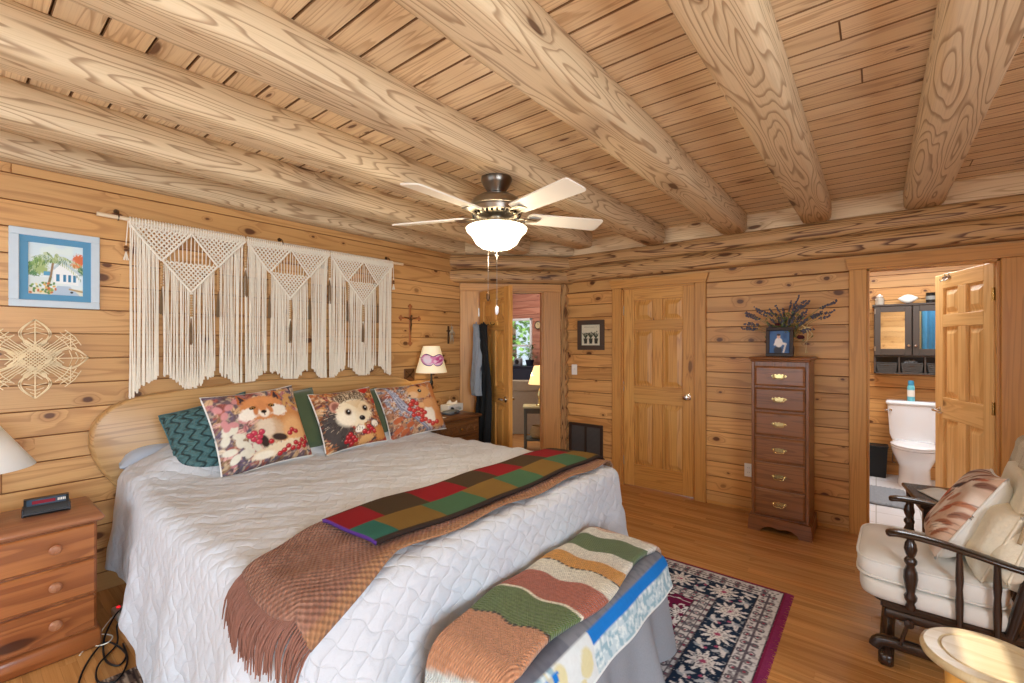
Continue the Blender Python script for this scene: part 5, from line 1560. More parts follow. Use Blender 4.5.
# sampler picture
sp = thing('framed_print', 'small square brown framed print of three plants beside the closed door', 'picture', (-2.435, BY, 1.565))
mb = MB(); xz_frame(mb, .325, .325, .05, .022, 0); mb.build('frame', BROWNFR, sp)
def plants(u, v):
    p = Paint(u, v, '#d5cfb4'); p.speck(30, .5, .8, '#c4bd9f', 1, .5)
    for i, x in enumerate((.22, .5, .78)):
        p.poly([(x - .10, .32), (x + .10, .32), (x + .075, .10), (x - .075, .10)], '#3b3a30'); p.rect(x - .11, x + .11, .30, .34, '#4a483a')
        for k in range(5):
            a = 60 + k * 15 + i * 6; p.line(x, .34, x + .22 * math.cos(R(a * 1.6 - 55)), .34 + .26 * math.sin(R(60 + k * 12)), .022, '#3f4431')
            p.ell(x + .08 * math.cos(k * 1.3), .46 + .05 * k * (.6 + .2 * i), .035, .03, '#4a4f38', 30 * k, .3)
    for x in range(14): p.rect(.15 + x * .05, .18 + x * .05, .86, .885, '#6f6a55', .7)
    return p.c
mb = MB(); mb.grid(lambda u, v: (-.115 + .23 * u, -.01, -.115 + .23 * v), 60, 60, plants); mb.build('print', PAPERCOL, sp)
mb = MB(); mb.box(-.13, .13, -.006, -.001, -.13, .13); mb.build('backing', BROWNFR, sp)
sw = thing('light_switch', 'white light switch on the back wall below the plant print', 'light switch', (-2.645, BY, 1.18))
mb = MB(); mb.box(-.035, .035, -.008, 0, -.058, .058, 2, .003); mb.build('plate', WHITEP, sw)
mb = MB(); mb.box(-.006, .006, -.02, -.006, -.004, .014, 2, .002, RX(0)); mb.build('toggle', WHITEP, sw)
ot = thing('wall_outlet', 'white electrical outlet on the back wall left of the tall chest', 'outlet', (-.875, BY, .36))
mb = MB(); mb.box(-.035, .035, -.007, 0, -.058, .058, 2, .003); mb.build('plate', WHITEP, ot)
for z in (-.02, .02):
    mb = MB(); mb.lathe([(0, 0), (.016, 0), (.016, .002), (0, .002)], 16, T(0, -.007, z) @ RX(90))
    rc = mb.build('receptacle', WHITEP, ot); mb = MB()
    for s in (-.006, .006): mb.box(s - .001, s + .001, -.0098, -.0088, z - .003, z + .006)
    mb.build('slot', PLBLACK, rc)
vt = thing('return_air_grille', 'dark return air grille low on the wall beside the closed door', 'vent', (-2.50, BY, .39))
mb = MB(); xz_frame(mb, .42, .40, .032, .018, 0); mb.box(-.012, .012, -.016, 0, -.17, .17, 2, .002); mb.build('frame', VENTM, vt)
mb = MB(); mb.box(-.18, .18, -.004, 0, -.17, .17); mb.build('filter', VENTD, vt)
mb = MB()
for i in range(26):
    z = -.16 + i * .0128
    mb.box(-.18, .18, -.012, -.004, z, z + .003, 0, 0)
mb.build('slats', VENTM, vt)
# robes on the open hall door
Md2 = frame((Hd[0] + .02, Hd[1] - .02, 0), (.909, -.418, 0), (-.418, -.909, 0), (0, 0, 1))
rk = thing('hook_rack', 'small over-door hook rack holding the robes on the open hall door', 'hook rack'); rk.matrix_world = Md2
mb = MB(); mb.box(.2, .5, .001, .018, 1.655, 1.70, 0, .004); mb.build('rail', W_YPINE, rk)
for x in (.225, .30, .45):
    mb = MB(); mb.sweep([(x, .016, 1.675), (x, .05, 1.66), (x, .066, 1.675), (x, .066, 1.69)], .005, 8); mb.build('hook', BRONZE, rk)
def robe(name, x0, x1, zt, zb2, yo, mat, lab, seed, w0=.5):
    def f(u, v):
        t = v; xc = x0 + .5 * (x1 - x0); hw = (x1 - x0) / 2 * (w0 + (1 - w0) * min(t * 2.5, 1))
        y = yo + .022 * math.sin(u * 15 + seed) * min(t * 3, 1) + .012 * math.sin(u * 31 + t * 5 + seed) + .015 * math.sin(t * 7 + seed)
        return (xc + (u - .5) * 2 * hw + .012 * math.sin(t * 6 + seed), y, zt + (zb2 - zt) * t + .02 * math.sin(u * PI) * (1 - t))
    o = thing(name, lab, 'robe'); o.matrix_world = Md2
    mb = MB(); mb.grid(f, 40, 40); mb.build('cloth', mat, o, ang=80, solid=.02)
    mb = MB(); mb.sweep([((x0 + x1) / 2 - .03, yo, zt - .02), ((x0 + x1) / 2, yo, zt + .035), ((x0 + x1) / 2 + .03, yo, zt - .02)], .006, 6); mb.build('hanger_loop', mat, o)
    return o
robe('black_robe', .12, .46, 1.66, .36, .075, ROBEB, 'long black robe hanging on the open hall door', 1.0)
robe('grey_robe', .15, .30, 1.66, .93, .13, ROBEG, 'shorter grey garment hanging over the black robe on the open hall door', 2.4, .7)

# ================================================================ hall things
tb = thing('side_table', 'dark painted side table with a sage top in the hall', 'table', (-3.66, 5.17, 0), R(35))
mb = MB(); mb.box(-.22, .22, -.16, .16, .585, .61, 0, .006); mb.build('tabletop', TABLET, tb)
mb = MB(); mb.box(-.19, .19, -.13, .13, .515, .585, 0, .004); mb.build('apron', TABLEG, tb)
mb = MB(); mb.box(-.20, .20, -.14, .14, .14, .165, 0, .004); mb.build('shelf', TABLEG, tb)
for sx in (-.185, .185):
    for sy in (-.125, .125):
        mb = MB(); mb.box(sx - .018, sx + .018, sy - .018, sy + .018, 0, .585, 2, .003); mb.build('leg', TABLEG, tb)
hl = thing('table_lamp', 'lit lamp with a pleated yellow shade on the hall table', 'lamp', (-3.64, 5.18, .61))
mb = MB(); mb.lathe([(0, 0), (.06, 0), (.062, .015), (.02, .03), (.03, .09), (.05, .15), (.03, .22), (.01, .25), (.01, .34), (0, .34)], 20); mb.build('lamp_base', BRASS, hl)
mb = MB()
mb.rings([[(r * (1 + .018 * (j % 2)) * math.cos(2 * PI * j / 48), r * (1 + .018 * (j % 2)) * math.sin(2 * PI * j / 48), z) for j in range(48)] for r, z in ((.165, .30), (.085, .55))], cap=False)
mb.build('lamp_shade', SHADEON, hl, solid=.003)
bs = thing('basket', 'small woven basket on the lower shelf of the hall table', 'basket', (-3.665, 5.15, .165))
mb = MB()
mb.lathe([(0, 0), (.075, 0), (.10, .04), (.105, .09), (.085, .14), (.075, .17), (.07, .165), (.08, .13), (.09, .08), (.07, .02), (0, .015)], 24)
for k in range(7): 
    r = [.09, .103, .108, .108, .102, .092, .084][k]; mb.sweep([(r * math.cos(2 * PI * j / 24), r * math.sin(2 * PI * j / 24), .025 + k * .02) for j in range(24)], .005, 5, closed=True)
mb.build('basket_body', plain('woven_reed', '#b79a68', .8, vary=.25, scale=50), bs, ang=60)
lc = thing('low_cabinet', 'low dark blue cabinet under the hall window', 'cabinet', (-6.0, 7.72, 0))
mb = MB(); mb.box(-.9, .9, -.2, .2, 0, .97, 0, .006); mb.build('cabinet_body', DARKBLUE, lc)
mb = MB(); mb.box(-.93, .93, -.22, .22, .97, .995, 0, .004); mb.build('top', DARKBLUE, lc)
for i, x in enumerate((-.45, .45)):
    mb = MB(); mb.box(x - .42, x + .42, -.215, -.2, .1, .92, 2, .004); d = mb.build('door', DARKBLUE, lc); mb = MB(); mb.lathe([(0, 0), (.012, 0), (.015, .02), (0, .025)], 12, T(x, -.215, .6) @ RX(90)); mb.build('knob', NICKEL, d)
def potted(x, y, z, seed, lab, h=.28, s=1.0):
    o = thing('potted_plant', lab, 'plant', (x, y, z)); rng = random.Random(seed)
    mb = MB(); mb.lathe([(0, 0), (.05 * s, 0), (.07 * s, .09 * s), (.075 * s, .1 * s), (.06 * s, .1 * s), (0, .085 * s)], 16); mb.build('pot', PORC if seed % 2 else DARKBLUE, o)
    lv = MB(); stm = MB()
    for i in range(30):
        a = rng.uniform(0, 6.28); r = rng.uniform(.02, .15) * s; zz = rng.uniform(.14, h + .1); q = Vector((r * math.cos(a), r * math.sin(a), zz))
        stm.sweep([(0, 0, .08 * s), tuple(q * .6 + Vector((0, 0, .02))), tuple(q)], .002, 4)
        e = Vector((math.cos(a), math.sin(a), rng.uniform(-.3, .7))).normalized() * .07 * s; sd = e.cross(Vector((0, 0, 1))).normalized() * .018 * s
        b0 = len(lv.v); lv.v.extend([tuple(q), tuple(q + e * .5 + sd), tuple(q + e), tuple(q + e * .5 - sd)]); lv.face([b0, b0 + 1, b0 + 2, b0 + 3], [(0, 0), (1, 0), (1, 1), (0, 1)])
    lv.build('leaves', LEAFD, o, ang=0); stm.build('stem', LEAFD, o)
potted(-6.25, 7.7, .995, 3, 'leafy plant in a white pot in front of the hall window, left one', .25)
potted(-5.7, 7.72, .995, 4, 'trailing plant in a dark pot at the right of the hall window', .34, 1.3)
wr = thing('wall_clock', 'small round dark clock on the reddish hall wall right of the window', 'clock', (-5.66, 7.98, 1.86))
mb = MB(); mb.lathe([(0, 0), (.09, 0), (.09, .02), (.075, .03), (.07, .02), (0, .02)], 24, RX(90)); mb.build('case', W_DARK, wr)
mb = MB(); mb.lathe([(0, .0205), (.07, .0205), (0, .021)], 24, RX(90)); f = mb.build('dial', W_STOOL, wr)
mb = MB(); mb.sweep([(0, -.023, 0), (.03, -.023, .03)], .003, 5); mb.sweep([(0, -.023, 0), (-.01, -.023, .05)], .003, 5); mb.build('hand', PLBLACK, f)
rb = thing('radio', 'small grey speaker with a round dial on the low cabinet under the hall window', 'speaker', (-5.93, 7.62, .995))
mb = MB(); mb.box(-.09, .09, -.05, .05, 0, .16, 2, .015); mb.build('case', plain('grey_case', '#8c9096', .5), rb, ang=50)
mb = MB(); mb.lathe([(0, 0), (.055, 0), (.05, .01), (.02, .004), (0, .006)], 20, T(0, -.05, .085) @ RX(90)); mb.build('speaker_cone', PLBLACK, rb)
# trees outside the hall window
def tree(x, y, seed, lab, h=5.5):
    o = thing('garden_tree', lab, 'tree', (x, y, -.4)); rng = random.Random(seed)
    mb = MB(); mb.sweep([(0, 0, 0), (.05, 0, 1.2), (-.05, .1, 2.6), (0, 0, h * .8)], [.12, .1, .07, .03], 8); mb.build('trunk', BARK, o)
    lv = MB()
    for i in range(1900):
        a = rng.uniform(0, 6.28); r = 1.5 * math.sqrt(rng.random()); z = rng.uniform(.2, h); r *= 1.1 - .5 * z / h
        q = Vector((r * math.cos(a), r * math.sin(a), z)); e = Vector((rng.gauss(0, 1), rng.gauss(0, 1), rng.gauss(0, .6))).normalized() * .2; sd = e.cross(Vector((rng.gauss(0, 1), rng.gauss(0, 1), 1))).normalized() * .07
        b0 = len(lv.v); lv.v.extend([tuple(q), tuple(q + e * .5 + sd), tuple(q + e), tuple(q + e * .5 - sd)]); lv.face([b0, b0 + 1, b0 + 2, b0 + 3], [(0, 0), (1, 0), (1, 1), (0, 1)])
    lv.build('leaves', LEAFG, o, ang=0)
tree(-8.3, 10.4, 1, 'green tree outside the hall window')

# ================================================================ bathroom things
tl = thing('toilet', 'white two piece toilet with the lid down in the bathroom', 'toilet', (.31, 6.28, 0))
def oval(cx, cy, rx, ry, z, n=28, p=1.0): return [(cx + rx * math.cos(2 * PI * j / n), cy + ry * math.sin(2 * PI * j / n) * (1.0 if math.sin(2 * PI * j / n) < 0 else .85), z) for j in range(n)]
mb = MB(); mb.rings([oval(0, .02, .135, .23, 0), oval(0, .02, .135, .23, .03), oval(0, .02, .125, .22, .10), oval(0, .02, .125, .215, .2), oval(0, -.02, .155, .235, .28), oval(0, -.06, .185, .255, .37), oval(0, -.06, .188, .26, .40), oval(0, -.06, .15, .21, .405)]); bw = mb.build('bowl', PORC, tl, ang=60)
mb = MB(); mb.rings([oval(0, -.06, .188, .262, .405), oval(0, -.06, .195, .268, .415), oval(0, -.06, .19, .265, .425)]); mb.build('seat', PORC, tl, ang=50)
mb = MB(); mb.rings([oval(0, -.06, .19, .265, .428), oval(0, -.06, .195, .268, .437), oval(0, -.06, .17, .24, .45), oval(0, -.06, .05, .08, .455)]); mb.build('lid', PORC, tl, ang=50)
mb = MB(); mb.rings([[(x * w, y, z) for x, y in ((-1, .10), (-1, .33), (1, .33), (1, .10), (.9, .085), (-.9, .085))] for w, z in ((.17, .43), (.195, .50), (.215, .80), (.215, .815))]); mb.build('tank', PORC, tl, ang=40)
mb = MB(); mb.box(-.228, .228, .072, .34, .815, .855, 0, .014); mb.build('tank_lid', PORC, tl, ang=50)
mb = MB(); mb.lathe([(0, 0), (.015, 0), (.015, .015), (0, .018)], 14, T(-.19, .085, .76) @ RX(90)); mb.sweep([(-.19, .066, .76), (-.225, .06, .757), (-.235, .062, .755)], .006, 8); mb.build('flush_lever', CHROME, tl)
mb = MB(); mb.sweep([(-.13, .30, .42), (-.16, .32, .30), (-.17, .335, .16), (-.15, .36, .14)], .006, 8); mb.build('supply_line', NICKEL, tl)
sc_ = thing('spray_can', 'aqua air freshener can standing on the toilet tank', 'spray can', (.292, 6.48, .855))
mb = MB(); mb.lathe([(0, 0), (.03, 0), (.032, .01), (.032, .15), (.026, .165), (.024, .17), (0, .17)], 20); mb.build('can', AQUA, sc_)
mb = MB(); mb.lathe([(0, .17), (.026, .17), (.026, .205), (.02, .22), (0, .222)], 18); mb.build('cap', plain('blue_cap', '#3f8fb5', .4), sc_)
mb = MB(); mb.lathe([(.0325, .05), (.0325, .12)], 20, cap=False); mb.build('paper_label', WHITEP, sc_)
cb = thing('wall_cabinet', 'espresso bathroom wall cabinet with two mirror doors and open cubbies', 'cabinet', (.30, 6.635, 1.14))
CW = .32
mb = MB()
mb.box(-CW, -CW + .018, -.17, 0, 0, .74, 2, .002); mb.box(CW - .018, CW, -.17, 0, 0, .74, 2, .002); mb.box(-CW, CW, -.012, 0, 0, .74, 2)
for z in (.0, .185, .72): mb.box(-CW, CW, -.17, 0, z, z + .018, 0, .002)
for x in (-.105, .105): mb.box(x - .008, x + .008, -.165, 0, .018, .185, 2, .001)
mb.build('cabinet_body', CABM, cb)
mb = MB(); mb.box(-CW - .015, CW + .015, -.19, 0, .738, .762, 0, .006); mb.build('top', CABM, cb)
for s in (-1, 1):
    d0 = MB(); x0, x1 = (-CW + .004, -.004) if s < 0 else (.004, CW - .004)
    for a in ((x0, x0 + .055, .205, .735), (x1 - .055, x1, .205, .735), (x0 + .055, x1 - .055, .205, .275), (x0 + .055, x1 - .055, .675, .735)): d0.newr(); d0.box(a[0], a[1], -.19, -.171, a[2], a[3], 2, .003)
    d = d0.build('door', CABM, cb)
    mb = MB(); mb.box(x0 + .05, x1 - .05, -.181, -.176, .27, .68, 0, 0); mb.build('mirror', MIRROR, d)
    mb = MB(); mb.lathe([(0, 0), (.006, 0), (.005, .012), (.012, .018), (.011, .026), (0, .028)], 14, T(-.028 if s < 0 else .028, -.19, .31) @ RX(90)); mb.build('knob', CHROME, d)
    for z in (.25, .66):
        mb = MB(); mb.box((x0 - .0) if s < 0 else x1 - .012, (x0 + .012) if s < 0 else x1, -.1925, -.19, z, z + .05); mb.build('hinge', NICKEL, d)
for i, x in enumerate((-.21, 0, .21)):
    b_ = thing('wicker_basket', ('grey wicker basket in the left cubby of the mirrored cabinet', 'grey wicker basket filled with cloths in the middle cubby of the mirrored cabinet', 'grey wicker basket in the right cubby of the mirrored cabinet, partly behind the door')[i], 'basket', (.30 + x, 6.635 - .09, 1.1585), group='wicker baskets in the bathroom cabinet')
    mb = MB()
    rg = [[(x_ * w, y_ * .07, z) for x_, y_ in ((-1, -1), (-.5, -1.06), (.5, -1.06), (1, -1), (1.03, 0), (1, 1), (-1, 1), (-1.03, 0))] for w, z in ((.075, 0), (.085, .05), (.088, .10), (.09, .104))]
    mb.rings(rg)
    for z in (.02, .04, .06, .08, .10): mb.sweep([(p[0] * (.078 + .012 * z / .1) , p[1] * .0745 , z) for p in ((-1, -1), (-.5, -1.05), (.5, -1.05), (1, -1), (1.03, 0), (1, 1), (-1, 1), (-1.03, 0))], .004, 5, closed=True)
    mb.build('basket_body', WICKER, b_, ang=60)
    if i == 1:
        mb = MB()
        for k in range(4): mb.sweep([(-.06 + k * .02, -.02, .104), (-.045 + k * .02, -.02, .125 + .006 * (k % 2)), (-.02 + k * .02, -.01, .11)], .012, 8)
        mb.build('rolled_cloth', GREYMAT, b_, ang=80)
    mb = MB(); mb.sweep([(-.02, -.079, .075), (0, -.084, .07), (.02, -.079, .075)], .004, 6); mb.build('handle', BRONZE, b_)
zt = 1.14 + .762
jr = thing('glass_jar', 'small clear jar on top of the mirrored cabinet, left end', 'jar', (.03, 6.55, zt))
mb = MB(); mb.lathe([(0, 0), (.04, 0), (.042, .01), (.042, .07), (.03, .082), (.03, .09), (.027, .09), (.027, .08), (.038, .068), (.038, .012), (0, .008)], 20); mb.build('jar_body', plain('pale_jar_glass', '#efe6d6', .15, trans=.6), jr)
mb = MB(); mb.lathe([(0, .09), (.03, .09), (.033, .10), (.012, .112), (.012, .12), (0, .124)], 18); mb.build('lid', SHELLM, jr)
shl = thing('seashell', 'white seashell on top of the mirrored cabinet', 'seashell', (.27, 6.55, zt))
mb = MB(); mb.rings([[(x, .032 * k * math.cos(2 * PI * j / 12), .055 + .048 * k * math.sin(2 * PI * j / 12) + .25 * x * x * 4) for j in range(12)] for x, k in ((-.085, .05), (-.06, .5), (-.03, .9), (0, 1.05), (.03, .9), (.06, .5), (.085, .08))]); mb.build('shell', SHELLM, shl, ang=80)
mb = MB(); mb.lathe([(0, 0), (.022, 0), (.018, .008), (0, .012)], 12); mb.build('stand', W_DARK, shl)
dk = thing('dark_candle', 'dark glass candle on top of the mirrored cabinet next to the door', 'candle', (.455, 6.55, zt))
mb = MB(); mb.lathe([(0, 0), (.04, 0), (.042, .01), (.042, .11), (.038, .11), (.038, .08), (0, .08)], 20); mb.build('glass', CANDLE, dk)
mb = MB(); mb.lathe([(.0425, .035), (.0425, .075)], 20, cap=False); mb.build('paper_label', plain('grey_label', '#8b8880', .6), dk)
mb = MB(); mb.lathe([(0, .08), (.004, .08), (.003, .095), (0, .095)], 6); mb.build('wick', WHITEP, dk)
wb = thing('wastebasket', 'black wire mesh wastebasket beside the toilet', 'wastebasket', (.01, 6.50, 0))
mb = MB(); mb.rings([[(x * w, y * w, z) for x, y in ((-.09, -.09), (.09, -.09), (.09, .09), (-.09, .09))] for w, z in ((.82, .0), (.83, .012), (1.0, .33), (1.03, .335), (1.0, .34))]); mb.build('mesh_body', MESHB, wb, ang=20)
mb = MB(); mb.sweep([(-.093, -.093, .34), (.093, -.093, .34), (.093, .093, .34), (-.093, .093, .34)], .006, 6, closed=True); mb.build('rim', MESHB, wb)
mt = MB(); mt.grid(lambda u, v: (-.30 + .52 * u, 5.32 + .62 * v, .022 + .006 * math.sin(u * 90) * math.sin(v * 110) - .018 * (max(abs(2 * u - 1), abs(2 * v - 1)) > .97)), 60, 60)
o = mt.build('bath_mat', GREYMAT, ang=80, solid=.004); tag(o, 'grey shaggy bath mat on the white tiles in front of the toilet', 'bath mat')
# over-door hook on the bathroom door
hk = thing('over_door_hook', 'small metal double hook over the top of the bathroom door', 'hook'); hk.matrix_world = frame((.628, BY + .06, .008), (-.335, .942, 0), (-.942, -.335, 0), (0, 0, 1))
for x in (.53, .58): 
    mb = MB(); mb.sweep([(x, -.04, 1.98), (x, -.04, 2.0275), (x, .004, 2.0275), (x, .005, 1.985), (x, .03, 1.965), (x, .036, 1.985)], .004, 6); mb.build('hook', NICKEL, hk)
mb = MB(); mb.box(.50, .61, .003, .007, 1.985, 2.005, 0, .001); mb.build('plate', NICKEL, hk)

tw_ = thing('blue_towel', 'blue towel on the hidden side of the bathroom door, seen in the cabinet mirror', 'towel'); tw_.matrix_world = frame((.628, BY + .06, .008), (-.335, .942, 0), (-.942, -.335, 0), (0, 0, 1))
mb = MB(); mb.grid(lambda u, v: (.36 + .32 * u, -.075 - .02 * math.sin(u * 20) - .01 * math.sin(u * 33), 1.93 - .75 * v), 40, 20); mb.build('cloth', plain('blue_terry', '#4f93bd', .95, vary=.15, scale=25, bmp=.4, bscale=120), tw_, ang=80, solid=.012)
# ================================================================ rugs
RX0, RX1, RY0, RY1 = -2.35, -.405, .55, 3.10
def rug_col(u, v):
    x = u * (RX1 - RX0); y = v * (RY1 - RY0)          # metres
    W_, H_ = RX1 - RX0, RY1 - RY0
    dx = np.minimum(x, W_ - x); dy = np.minimum(y, H_ - y); d = np.minimum(dx, dy)
    along = np.where(dx < dy, y, x)
    NAVY, CREAMC, WINE, BLUSH = '#142a44', '#dfe2e6', '#6a1040', '#a84a6e'
    p = Paint(x, y, WINE)
    def flower(mask, cx_, cy_, r, n, rot, cols):
        ang = np.arctan2(cy_, cx_); rad = np.hypot(cx_, cy_)
        pet = r * (.74 + .26 * np.cos(n * ang + rot))
        for k, (f, c) in enumerate(cols): p.put(mask & (rad < pet * f), c)
    # wine field: white scrolls and palmettes
    fld = d > .41
    fx = np.mod(x + .11 * np.floor(y / .26), .27) - .135; fy = np.mod(y, .26) - .13
    flower(fld, fx, fy, .105, 8, .5, ((1.0, '#101c2c'), (.9, CREAMC), (.62, NAVY), (.48, CREAMC), (.25, WINE)))
    n = vnoise(x * 26, y * 26, 3); p.put((fld & (np.abs(n - .5) < .05)).astype(float), CREAMC, .9)
    # inner guard bands
    band = (d > .31) & (d <= .41)
    p.put(band.astype(float), '#cfd0d2')
    for a0, a1, c in ((.31, .315, '#2a2230'), (.335, .341, '#5d5560'), (.379, .385, '#5d5560'), (.405, .41, '#2a2230')): p.put(((d > a0) & (d <= a1)).astype(float), c)
    m = np.mod(along, .062) - .031
    for dc, r in ((.325, .009), (.360, .016), (.395, .009)):
        rr = np.hypot(m, d - dc); p.put((band & (np.abs(rr - r) < .0045)).astype(float), '#5a5a66'); p.put((band & (rr < .006)).astype(float), '#8d3350')
    nn = vnoise(x * 70, y * 70, 8); p.put((band & (nn > .68)).astype(float), '#6d6a72', .7)
    # main navy border with big palmettes
    main = (d > .13) & (d <= .31); p.put(main.astype(float), NAVY)
    q = np.mod(along - .02, .25) - .125; e = d - .22
    flower(main, q, e, .088, 11, 0, ((1.0, '#e2e2e2'), (.66, '#4a5060'), (.60, '#dcdad8'), (.40, '#8d7f86'), (.34, '#e0dddb'), (.20, BLUSH)))
    q2 = np.mod(along + .105, .25) - .125
    for s in (-1, 1):
        for (ox, oy, ca, sa, la, lb, c) in ((.0, .055, .9, .43, .042, .013, '#d9d9da'), (.012, .028, .6, -.8, .026, .010, '#b9c0c8'), (-.018, .06, .3, .95, .02, .009, '#9aa5b2')):
            X_ = (q2 - s * ox) * ca + (e - s * oy) * sa; Y_ = -(q2 - s * ox) * sa + (e - s * oy) * ca + 6 * X_ * X_ * s
            p.put((main & (np.hypot(X_ / la, Y_ / lb) < 1)).astype(float), c)
        p.put((main & (np.hypot(q2 + s * .02, e - s * .02) < .009)).astype(float), BLUSH)
    n = vnoise(x * 45, y * 45, 5); p.put((main & (np.abs(n - .5) < .022)).astype(float), '#9aa0a6', .8)
    # outer guards
    out = (d > .014) & (d <= .13); p.put(out.astype(float), '#cfd0d2')
    for a0, a1, c in ((.014, .019, '#2a2230'), (.076, .084, '#56505c'), (.125, .13, '#2a2230')): p.put(((d > a0) & (d <= a1)).astype(float), c)
    m = np.mod(along, .075) - .0375
    for dc, r in ((.056, .014), (.105, .014)):
        rr = np.hypot(m, d - dc); p.put((out & (np.abs(rr - r) < .005)).astype(float), '#5d5c66'); p.put((out & (rr < .007)).astype(float), '#93374f')
        rr = np.hypot(np.mod(along + .0375, .075) - .0375, d - dc); p.put((out & (rr < .009)).astype(float), '#77757c')
    nn = vnoise(x * 80, y * 80, 9); p.put((out & (nn > .7)).astype(float), '#78747a', .6)
    p.put((d <= .014).astype(float), '#7c1a44')
    return p.c
mb = MB()
mb.grid(lambda u, v: (RX0 + (RX1 - RX0) * u, RY0 + (RY1 - RY0) * v, .007), 330, 430, rug_col, lambda u, v: (u * (RX1 - RX0), v * (RY1 - RY0)))
rg_ = mb.build('area_rug', RUGCOL, ang=0)
tag(rg_, 'large navy, wine and cream oriental rug under the bed and bench', 'rug')
mb = MB(); mb.box(RX0, RX1, RY0, RY1, .0005, .0065, 0, .002); mb.build('rug_base', plain('wine_rug_edge', '#7c1a44', .95), rg_)
mb = MB(); rng = random.Random(4)
for i in range(330):
    y = RY0 + (RY1 - RY0) * (i + rng.random() * .6) / 330
    mb.newr(); mb.sweep([(RX1 - .004, y, .006), (RX1 + .016, y + rng.uniform(-.004, .004), .005), (RX1 + .033, y + rng.uniform(-.008, .008), .0025)], [.0032, .003, .0016], 4)
mb.build('fringe', plain('wine_fringe', '#842050', .95, vary=.2, scale=60), rg_, ang=60)
def run_col(u, v):
    p = Paint(u * .5, v * 1.2, '#5b4a40'); n = vnoise(p.x * 120, p.y * 14, 2); p.put((n > .55).astype(float), '#2c2220'); p.put((n < .3).astype(float), '#a08c78'); p.put(((np.minimum(u, 1 - u) * .5) < .02).astype(float), '#2f2422'); return p.c
mb = MB(); Mr = T(-2.44, .28, 0) @ RZ(-3)
mb.grid(lambda u, v: (-.20 + 1.2 * v, -.12 + .42 * u, .006), 80, 150, run_col, lambda u, v: (u * .5, v * 1.2), M=Mr)
o = mb.build('runner_rug', RUGCOL, ang=0, solid=.004); tag(o, 'dark brown streaked rug on the floor beside the near side of the bed', 'rug')
# power strip and cables by the bed
ps = thing('power_strip', 'white power strip with a red light under the near edge of the bed', 'power strip', (-3.08, .60, 0), R(2))
mb = MB(); mb.box(-.17, .17, -.025, .025, .001, .04, 0, .006); mb.build('case', WHITEP, ps, ang=50)
for i in range(5):
    mb = MB(); x = -.08 + i * .05; mb.box(x - .014, x + .014, -.012, .012, .039, .0415, 0, .001); mb.build('socket', plain('grey_socket', '#b9b5ac', .5), ps)
mb = MB(); mb.box(-.15, -.135, -.008, .008, .039, .045, 0, .002); mb.build('switch', plain('red_lit_switch', '#d2222c', .4, emit='#ff2030', es=1.2), ps)
for i, x in enumerate((-.03, .07)):
    mb = MB(); mb.box(x - .016, x + .016, -.014, .014, .0418, .075, 2, .004); mb.build('plug', PLBLACK, ps)
rng = random.Random(6)
cabs = [([(-3.12, .60, .08), (-3.11, .56, .05), (-3.0, .50, .006), (-2.80, .47, .006), (-2.70, .50, .006), (-2.78, .54, .006), (-2.95, .50, .010), (-2.85, .42, .006), (-2.66, .36, .006), (-2.48, .38, .012)], 'long black cable looping from the power strip towards the rug'),
        ([(-3.02, .60, .08), (-3.00, .55, .05), (-2.90, .53, .006), (-2.76, .44, .014), (-2.64, .42, .006), (-2.58, .47, .010), (-2.70, .53, .006), (-2.88, .55, .006)], 'black cable coiled beside the coverlet hem')]
def spline(p, n=8):
    out = []; P = [Vector(q) for q in p]
    for i in range(len(P) - 1):
        p0, p1, p2, p3 = P[max(i - 1, 0)], P[i], P[i + 1], P[min(i + 2, len(P) - 1)]
        for j in range(n):
            t = j / n; out.append(tuple(.5 * ((2 * p1) + (-p0 + p2) * t + (2 * p0 - 5 * p1 + 4 * p2 - p3) * t * t + (-p0 + 3 * p1 - 3 * p2 + p3) * t ** 3)))
    return out + [tuple(P[-1])]
for pth, lab in cabs:
    mb = MB(); mb.sweep(spline(pth), .0042, 6); o = mb.build('power_cable', RUBBER, ang=60); tag(o, lab, 'cable')
mb = MB(); mb.sweep(spline([(-3.18, .58, .03), (-3.14, .53, .006), (-2.98, .46, .006), (-2.93, .50, .014), (-3.00, .53, .006), (-3.06, .48, .006), (-2.93, .40, .006)]), .0028, 6); o = mb.build('power_cable', CORD, ang=60); tag(o, 'thin cream cable on the floor by the near nightstand', 'cable')

# ================================================================ glider rocker
gl = thing('glider_rocker', 'dark spindle arm glider rocker with cream seat cushions', 'rocking chair', (.345, 2.98, 0), R(-2))
# local: front is -x, near arm is -y, far arm is +y
def arm(y, fl):
    p = spline([(-.30, y * 1.0, .612), (-.25, y, .622), (-.14, y * 1.02, .618), (-.02, y * 1.04, .602), (.08, y * 1.03, .582), (.17, y * 1.0, .568)], 6)
    m = len(p); rr = []
    for i in range(m):
        t = i / (m - 1); wd = .030 + .008 * math.sin(PI * min(t * 3, 1)) - .012 * max(0, t - .6)
        if i == 0: wd = .015
        if i == 1: wd = .024
        rr.append((wd, .013 if i else .008))
    mb = MB(); mb.rnd = .3; mb.sweep(p, rr, 14, power=2.6); return mb
post = [(0, 0), (.016, 0), (.019, .015), (.014, .03), (.022, .045), (.024, .06), (.015, .075), (.020, .10), (.026, .14), (.024, .17), (.015, .195), (.023, .21), (.023, .222), (.014, .235), (.019, .25), (.024, .27), (.020, .295), (.013, .31), (.017, .325), (0, .325)]
